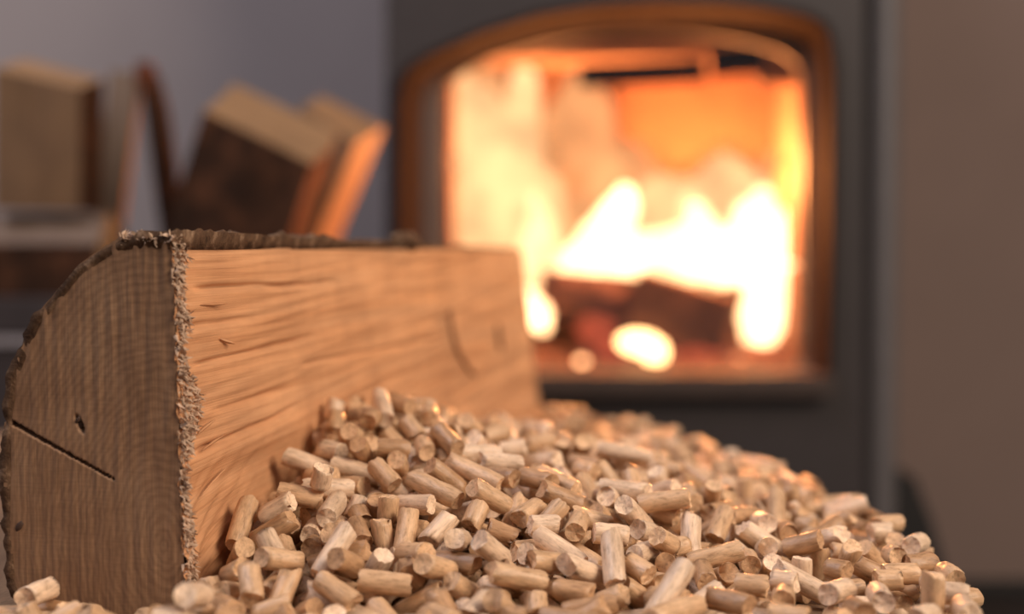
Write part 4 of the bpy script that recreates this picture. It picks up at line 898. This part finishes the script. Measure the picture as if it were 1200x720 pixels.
# baffle plate and air tube under the roof
pa, pb = at(660, 88, 1.72), at(905, 60, 1.72)
vs = []; fs = []
bfl = box('baffle_plate', (fl.x + .03, 1.70, at(0, 70, 1.72).z), (fr.x - .004, FY1 - .03, at(0, 52, 1.72).z), M['baffle'], fbx, .003)
for (xa, xb, y, r) in ((680, 826, 86, 14), (834, 892, 72, 17)):          # sooty air tubes hanging under the plate
    A, B = at(xa, y + 3, 1.655), at(xb, y - 4, 1.655); bm = bmesh.new()
    bmesh.ops.create_cone(bm, segments=16, radius1=r / FPX * 1.655, radius2=r / FPX * 1.655, depth=(B - A).length, cap_ends=True)
    me = bpy.data.meshes.new('air_tube'); bm.to_mesh(me); bm.free(); o = bpy.data.objects.new('air_tube', me); COL.objects.link(o); me.materials.append(M['tube'])
    o.matrix_world = Matrix.Translation((A + B) / 2) @ (B - A).to_track_quat('Z', 'Y').to_matrix().to_4x4()
    me.transform(o.matrix_world); o.matrix_world = Matrix(); o.parent = fbx; o.matrix_parent_inverse = Matrix.Translation(-fbx.location)

pa, pb = at(886, 100, 1.655), at(958, 40, 1.655)
box('baffle_lip', (pa.x, 1.650, pa.z), (pb.x, 1.665, pb.z), M['baffle'], fbx, .003)
# ash bed
vs = []; fs = []; nx, ny = 40, 22
for i in range(nx + 1):
    for j in range(ny + 1):
        x = fl.x + .023 + (fr.x - fl.x - .046) * i / nx; y = FY0 + .006 + (FY1 - FY0 - .045) * j / ny
        vs.append(Vector((x, y, zf + .004 + .02 * min(1, j / 10) + .012 * fbm((x * 22, y * 22, 0)) * min(1, j / 6))))
fs = [(i * (ny + 1) + j, (i + 1) * (ny + 1) + j, (i + 1) * (ny + 1) + j + 1, i * (ny + 1) + j + 1) for i in range(nx) for j in range(ny)]
o = pydata('ash_bed', vs, fs, M['ash']); tag(o, 'dark bed of ash and char on the firebox floor', 'ash', None, 'stuff')


# ------------------------------------------------------------------ split logs: shared builder
def split_piece(name, A, B, sec, faces, label, cat, group=None, cutA=(0, 0), cutB=(0, 0), rough=.004, seed=0, xdir=None, endmat='pale_end'):
    """a split log from A to B; sec = outline (metres, across); faces = (part name, material) per outline edge"""
    ax = (B - A); L = ax.length; ax.normalize()
    X = xdir or Vector((1, 0, 0)); X = (X - ax * X.dot(ax)).normalized(); Y = ax.cross(X)
    root = thing(name, A.copy(), label, cat, group)
    NS = 14; parts = defaultdict(lambda: ([], [], []))
    n = len(sec); ringA, ringB = [], []
    for e in range(n):
        (x0, y0), (x1, y1) = sec[e], sec[(e + 1) % n]; sub = 8
        vs, fs, gr = parts[faces[e]]; b = len(vs)
        for i in range(NS + 1):
            for j in range(sub + 1):
                u = j / sub; x = x0 + (x1 - x0) * u; y = y0 + (y1 - y0) * u
                s0 = -(X.z * x + Y.z * y) / ax.z if cutA == 'flat' else cutA[0] * x + cutA[1] * y; s1 = L + cutB[0] * x + cutB[1] * y
                s = s0 + (s1 - s0) * i / NS
                edge = math.sin(math.pi * u)
                nx_, ny_ = (y1 - y0), -(x1 - x0); l = math.hypot(nx_, ny_)
                d = rough * edge * noise.noise(Vector((u * 3 + e * 7, s * 9, seed))) + rough * .4 * edge * noise.noise(Vector((u * 9 + e * 7, s * 16, seed + 5)))
                p = A + ax * s + X * (x + nx_ / l * d) + Y * (y + ny_ / l * d)
                vs.append(p); gr.append((s, x * 1.0, y))
                if j < sub and i == 0: ringA.append((p, x, y))
                if j < sub and i == NS: ringB.append((p, x, y))
        fs += [(b + i * (sub + 1) + j, b + i * (sub + 1) + j + 1, b + (i + 1) * (sub + 1) + j + 1, b + (i + 1) * (sub + 1) + j) for i in range(NS) for j in range(sub)]
    for (pn, mn), (vs, fs, gr) in parts.items(): pydata(pn, vs, fs, M[mn], root, True, {'grain': gr})
    for ring in (ringA, ringB):
        c = sum((p for p, _, _ in ring), Vector()) / len(ring); m = len(ring)
        vs = [p for p, _, _ in ring] + [c]; pydata('cut_end', vs, [(i, (i + 1) % m, m) for i in range(m)], M[endmat], root, False, {'grain': [(v.x * .2, v.z, v.y) for v in vs]})
    return root


# two burning logs and the embers
split_piece('burning_log', at(742, 350, 1.715), at(852, 384, 1.690), [(-.034, -.022), (.036, -.026), (.034, .022), (-.030, .026)], [('charred_bark', 'char')] * 4,
            'charred dark brown log burning at the right behind the stove glass', 'burning log', 'logs in the fire', rough=.006, seed=3, xdir=Vector((0, 0, 1)), endmat='char')
split_piece('burning_log', at(632, 352, 1.765), at(742, 366, 1.755), [(-.030, -.026), (.034, -.03), (.038, .02), (-.020, .028)], [('charred_bark', 'ash')] * 4,
            'greyed crumbling log burning at the left behind the stove glass', 'burning log', 'logs in the fire', rough=.014, seed=9, xdir=Vector((0, 0, 1)), endmat='ash')
E_hot = glow('ember_white_hot', (1, .58, .26), 9.0); E_mid = glow('ember_orange', (1, .42, .18), 1.6); E_red = glow('ember_red', (1, .17, .08), .6, 0, .4, 60)


def ember(px, py, rx, rz, Y, mat, label):
    bm = bmesh.new(); bmesh.ops.create_icosphere(bm, subdivisions=3, radius=1); c = at(px, py, Y); k = Y / FPX
    for v in bm.verts:
        f = 1 + .2 * noise.noise(v.co * 1.5 + Vector((px, 0, 0))); v.co = c + Vector((v.co.x * rx * k * f, v.co.y * min(rx, rz) * k * f, v.co.z * rz * k * f))
    me = bpy.data.meshes.new('ember'); bm.to_mesh(me); bm.free(); return tag(link('ember', me, mat), label, 'ember', 'embers in the fire')


ember(748, 402, 24, 13, 1.66, E_hot, 'white-hot ember glowing under the charred log')
ember(768, 412, 15, 14, 1.655, E_hot, 'small white-hot ember at the stove door rail')
ember(682, 425, 6, 6, 1.65, glow('ember_peach', (1, .50, .24), 6.0), 'tiny round peach ember near the glass bottom')
ember(697, 387, 22, 18, 1.68, E_red, 'dull red ember below the greyed burning log')
ember(720, 408, 22, 14, 1.67, E_red, 'dull red ember beside the white-hot ember')
ember(818, 418, 40, 9, 1.68, E_red, 'long dull red ember under the charred log')
ember(862, 424, 14, 8, 1.67, E_mid, 'orange ember below the charred log end')

fire = thing('fire', at(740, 420, 1.74), 'bright white and orange flames burning behind the arched stove glass', 'fire')


def soft(name, color, strength, clear, power=1.6):
    """a glowing gas: dense where the flame is thick, clear where one looks along its rim"""
    m = glow(name, color, strength, .5, .3, 14); nt = m.node_tree
    mx = next(n for n in nt.nodes if n.type == 'MIX_SHADER'); lw = node(nt, 'ShaderNodeLayerWeight'); lw.inputs[0].default_value = .5
    p = node(nt, 'ShaderNodeMath', operation='POWER'); p.inputs[1].default_value = power; nt.links.new(lw.outputs['Facing'], p.inputs[0])
    r = node(nt, 'ShaderNodeMapRange'); r.inputs[3].default_value = clear; r.inputs[4].default_value = 1.0
    nt.links.new(p.outputs[0], r.inputs[0]); nt.links.new(r.outputs[0], mx.inputs[0]); return m


F_core = soft('flame_white', (1, .58, .30), 6.5, 0.0, .9); F_pale = soft('flame_pale', (1, .555, .27), 1.8, .25); F_haze = soft('flame_orange', (1, .46, .19), 1.2, .45)


def flame(path, Y, mat, flat=.75, seed=0):
    ns = 20; vs = []; fs = []; P = []
    for (a, b) in zip(path, path[1:]):
        for s in range(5): P.append([a[i] + (b[i] - a[i]) * s / 5 for i in range(3)])
    P.append(list(path[-1])); k = Y / FPX
    for r, (px, py, rad) in enumerate(P):
        a, b = P[max(0, r - 1)], P[min(len(P) - 1, r + 1)]; tx, ty = b[0] - a[0], b[1] - a[1]; l = math.hypot(tx, ty) or 1
        c = at(px, py, Y); nrm = Vector((-ty / l, 0, -tx / l)) if True else None
        for i in range(ns):
            q = 2 * math.pi * i / ns; f = 1 + .22 * noise.noise(Vector((math.cos(q), math.sin(q), r * .35 + seed)))
            vs.append(c + nrm * (math.cos(q) * rad * k * f) + Vector((0, math.sin(q) * rad * k * f * flat, 0)))
    for r in range(len(P) - 1):
        for i in range(ns): fs.append((r * ns + i, r * ns + (i + 1) % ns, (r + 1) * ns + (i + 1) % ns, (r + 1) * ns + i))
    b = len(vs); vs += [at(P[0][0], P[0][1], Y), at(P[-1][0], P[-1][1], Y)]
    fs += [(b, (i + 1) % ns, i) for i in range(ns)] + [(b + 1, (len(P) - 1) * ns + i, (len(P) - 1) * ns + (i + 1) % ns) for i in range(ns)]
    pydata('flame', vs, fs, mat, fire)


flame([(598, 330, 36), (622, 285, 46), (618, 235, 42), (592, 185, 36), (575, 140, 27), (566, 100, 8)], 1.78, F_pale, .5, 1)
flame([(612, 330, 16), (630, 296, 24), (634, 262, 16), (626, 225, 5)], 1.775, F_core, .5, 2)
flame([(606, 240, 24), (610, 170, 26), (613, 120, 22), (614, 92, 17), (613, 66, 5)], 1.79, F_pale, .5, 3)
flame([(548, 330, 32), (552, 260, 42), (548, 190, 38), (545, 130, 28), (541, 84, 8)], 1.80, F_pale, .4, 4)
flame([(655, 310, 60), (668, 240, 66), (678, 170, 52), (682, 120, 36), (678, 84, 10)], 1.81, F_haze, .35, 5)
flame([(690, 304, 30), (714, 270, 26), (729, 243, 20), (735, 218, 6)], 1.775, F_core, .6, 6)
flame([(628, 306, 8), (690, 302, 18), (750, 298, 27), (800, 296, 34), (850, 300, 36), (904, 305, 20)], 1.785, F_core, .5, 7)
flame([(812, 310, 32), (820, 272, 29), (813, 246, 17), (804, 228, 5)], 1.785, F_core, .5, 8)
flame([(890, 330, 40), (886, 280, 43), (889, 248, 26), (897, 220, 6)], 1.78, F_core, .5, 9)
flame([(886, 428, 8), (889, 398, 20), (899, 350, 31), (908, 300, 27), (918, 262, 14), (922, 244, 5)], 1.73, F_core, .6, 10)
flame([(740, 315, 54), (800, 278, 74), (860, 262, 76), (915, 262, 36)], 1.80, F_pale, .3, 11)
flame([(615, 338, 6), (622, 356, 14), (632, 374, 16), (640, 389, 5)], 1.69, F_core, .7, 12)
flame([(915, 330, 34), (918, 275, 36), (912, 220, 26), (905, 180, 7)], 1.805, F_haze, .35, 13)
flame([(720, 300, 64), (730, 250, 66), (738, 200, 40), (740, 166, 9)], 1.81, F_haze, .3, 14)
flame([(575, 320, 60), (590, 240, 66), (575, 170, 54), (566, 110, 36), (560, 70, 10)], 1.815, F_haze, .25, 15)

light('fire_light', 'POINT', at(850, 200, 1.70), 15.0, (1.0, .36, .11), .04)
light('fire_light', 'POINT', at(650, 180, 1.71), 7.5, (1.0, .38, .12), .04)

# ------------------------------------------------------------------ firewood behind the log
zb = at(0, 346, 1.27).z
bench = thing('log_bench', (-.42, 1.3, 0), 'low dark wooden log box with board front carrying the firewood, behind the split log', 'bench')
for i in range(3): box('top_board', (-.66, 1.17 + .10 * i, zb - .03), (-.115, 1.265 + .10 * i, zb), M['bench'], bench, .003)
for i in range(3): box('front_board', (-.65, 1.18, .012 + (zb - .045) / 3 * i), (-.125, 1.20, .006 + (zb - .045) / 3 * (i + 1)), M['bench'], bench, .003)
for x in (-.64, -.175):
    for y in (1.21, 1.41): box('leg', (x, y, 0), (x + .04, y + .04, zb - .03), M['bench'], bench, .002)
z1 = at(0, 252, 1.3).z; hh = z1 - zb - .0005
A = Vector((-.70, 1.27, zb + .0005 + hh / 2)); B = Vector((at(132, 270, 1.27).x, 1.27, zb + .0005 + hh / 2))
split_piece('firewood_log', A, B, [(-hh / 2, -.040), (hh / 2 - .008, -.042), (hh / 2, .016), (hh / 2 - .026, .046), (-hh / 2, .048)],
            [('bark', 'dark_bark'), ('split_face', 'ledge_split'), ('split_face', 'ledge_split'), ('bark', 'dark_bark'), ('split_face', 'old_split')],
            'dark-barked firewood log lying flat, pale split top, under the upright piece', 'firewood', 'firewood on the bench', xdir=Vector((0, 0, 1)), seed=2, rough=.002)
# upright block on the left
p = at(61, 254, 1.27); q = at(62, 88, 1.27)
split_piece('firewood_log', Vector((p.x, 1.262, z1 + .003)), Vector((q.x, 1.262, q.z)), [(-.037, -.032), (.034, -.026), (.038, .030), (-.034, .036)],
            [('split_face', 'old_split'), ('bark', 'dark_bark'), ('split_face', 'old_split'), ('split_face', 'old_split')],
            'upright squared firewood piece with a slanted pale top, standing on lying log', 'firewood', 'firewood on the bench', cutB=(-.22, .26), seed=6, rough=.004)
# thin leaning slab and bark strip that meet at their tops
split_piece('firewood_slab', at(118, 346, 1.345), at(150, 86, 1.345), [(-.012, -.016), (.014, -.014), (.010, .016), (-.012, .014)], [('split_face', 'grey_split'), ('split_face', 'pale_end'), ('split_face', 'grey_split'), ('bark', 'dark_bark')],
            'thin greyish split slab leaning beside the upright firewood piece', 'firewood', 'firewood on the bench', seed=8, rough=.003, cutA='flat')
strip = thing('bark_strip', at(205, 346, 1.33), 'thin dark curved bark strip with reddish tip, between slab and tilted log', 'bark', 'firewood on the bench')
vs = []; fs = []; pth = [(214, 345), (205, 290), (197, 235), (190, 180), (183, 130), (176, 95), (168, 76)]
for r, (px, py) in enumerate(pth):
    c = at(px, py, 1.34); w = .0085 if r < 5 else .0085 - .0018 * (r - 4)
    vs += [c + Vector((-w, -.012, 0)), c + Vector((w, -.012, .002)), c + Vector((w * 1.1, .012, .002)), c + Vector((-w, .012, 0))]
fs = [(4 * r + i, 4 * r + (i + 1) % 4, 4 * r + 4 + (i + 1) % 4, 4 * r + 4 + i) for r in range(6) for i in range(4)] + [(3, 2, 1, 0), (24, 25, 26, 27)]
pydata('strip_body', vs, fs, M['dark_bark'], strip, False)
c = at(170, 80, 1.34)
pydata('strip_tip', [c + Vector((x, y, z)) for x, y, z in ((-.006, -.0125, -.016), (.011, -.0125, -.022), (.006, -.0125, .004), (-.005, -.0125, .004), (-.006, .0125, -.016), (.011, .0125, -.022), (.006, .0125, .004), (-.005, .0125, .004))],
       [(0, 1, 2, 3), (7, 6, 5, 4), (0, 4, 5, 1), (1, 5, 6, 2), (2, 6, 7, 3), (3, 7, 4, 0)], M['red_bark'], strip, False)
# big tilted log with a dark bark face, and the fire-lit split log behind it
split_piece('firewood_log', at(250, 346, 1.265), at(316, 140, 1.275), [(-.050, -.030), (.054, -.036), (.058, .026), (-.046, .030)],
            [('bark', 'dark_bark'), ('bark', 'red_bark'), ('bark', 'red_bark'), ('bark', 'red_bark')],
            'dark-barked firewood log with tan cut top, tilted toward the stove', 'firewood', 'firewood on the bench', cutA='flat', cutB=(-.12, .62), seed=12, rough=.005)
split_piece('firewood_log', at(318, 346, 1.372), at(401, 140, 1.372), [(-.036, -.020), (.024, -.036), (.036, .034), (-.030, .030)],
            [('split_face', 'old_split'), ('split_face', 'fire_split'), ('bark', 'red_bark'), ('split_face', 'old_split')],  # front keeps the dull wood, right side carries the painted firelight
            'orange-lit split log, tilted, behind the dark-barked one near stove', 'firewood', 'firewood on the bench', cutA='flat', cutB=(-.10, .4), seed=14, rough=.003)
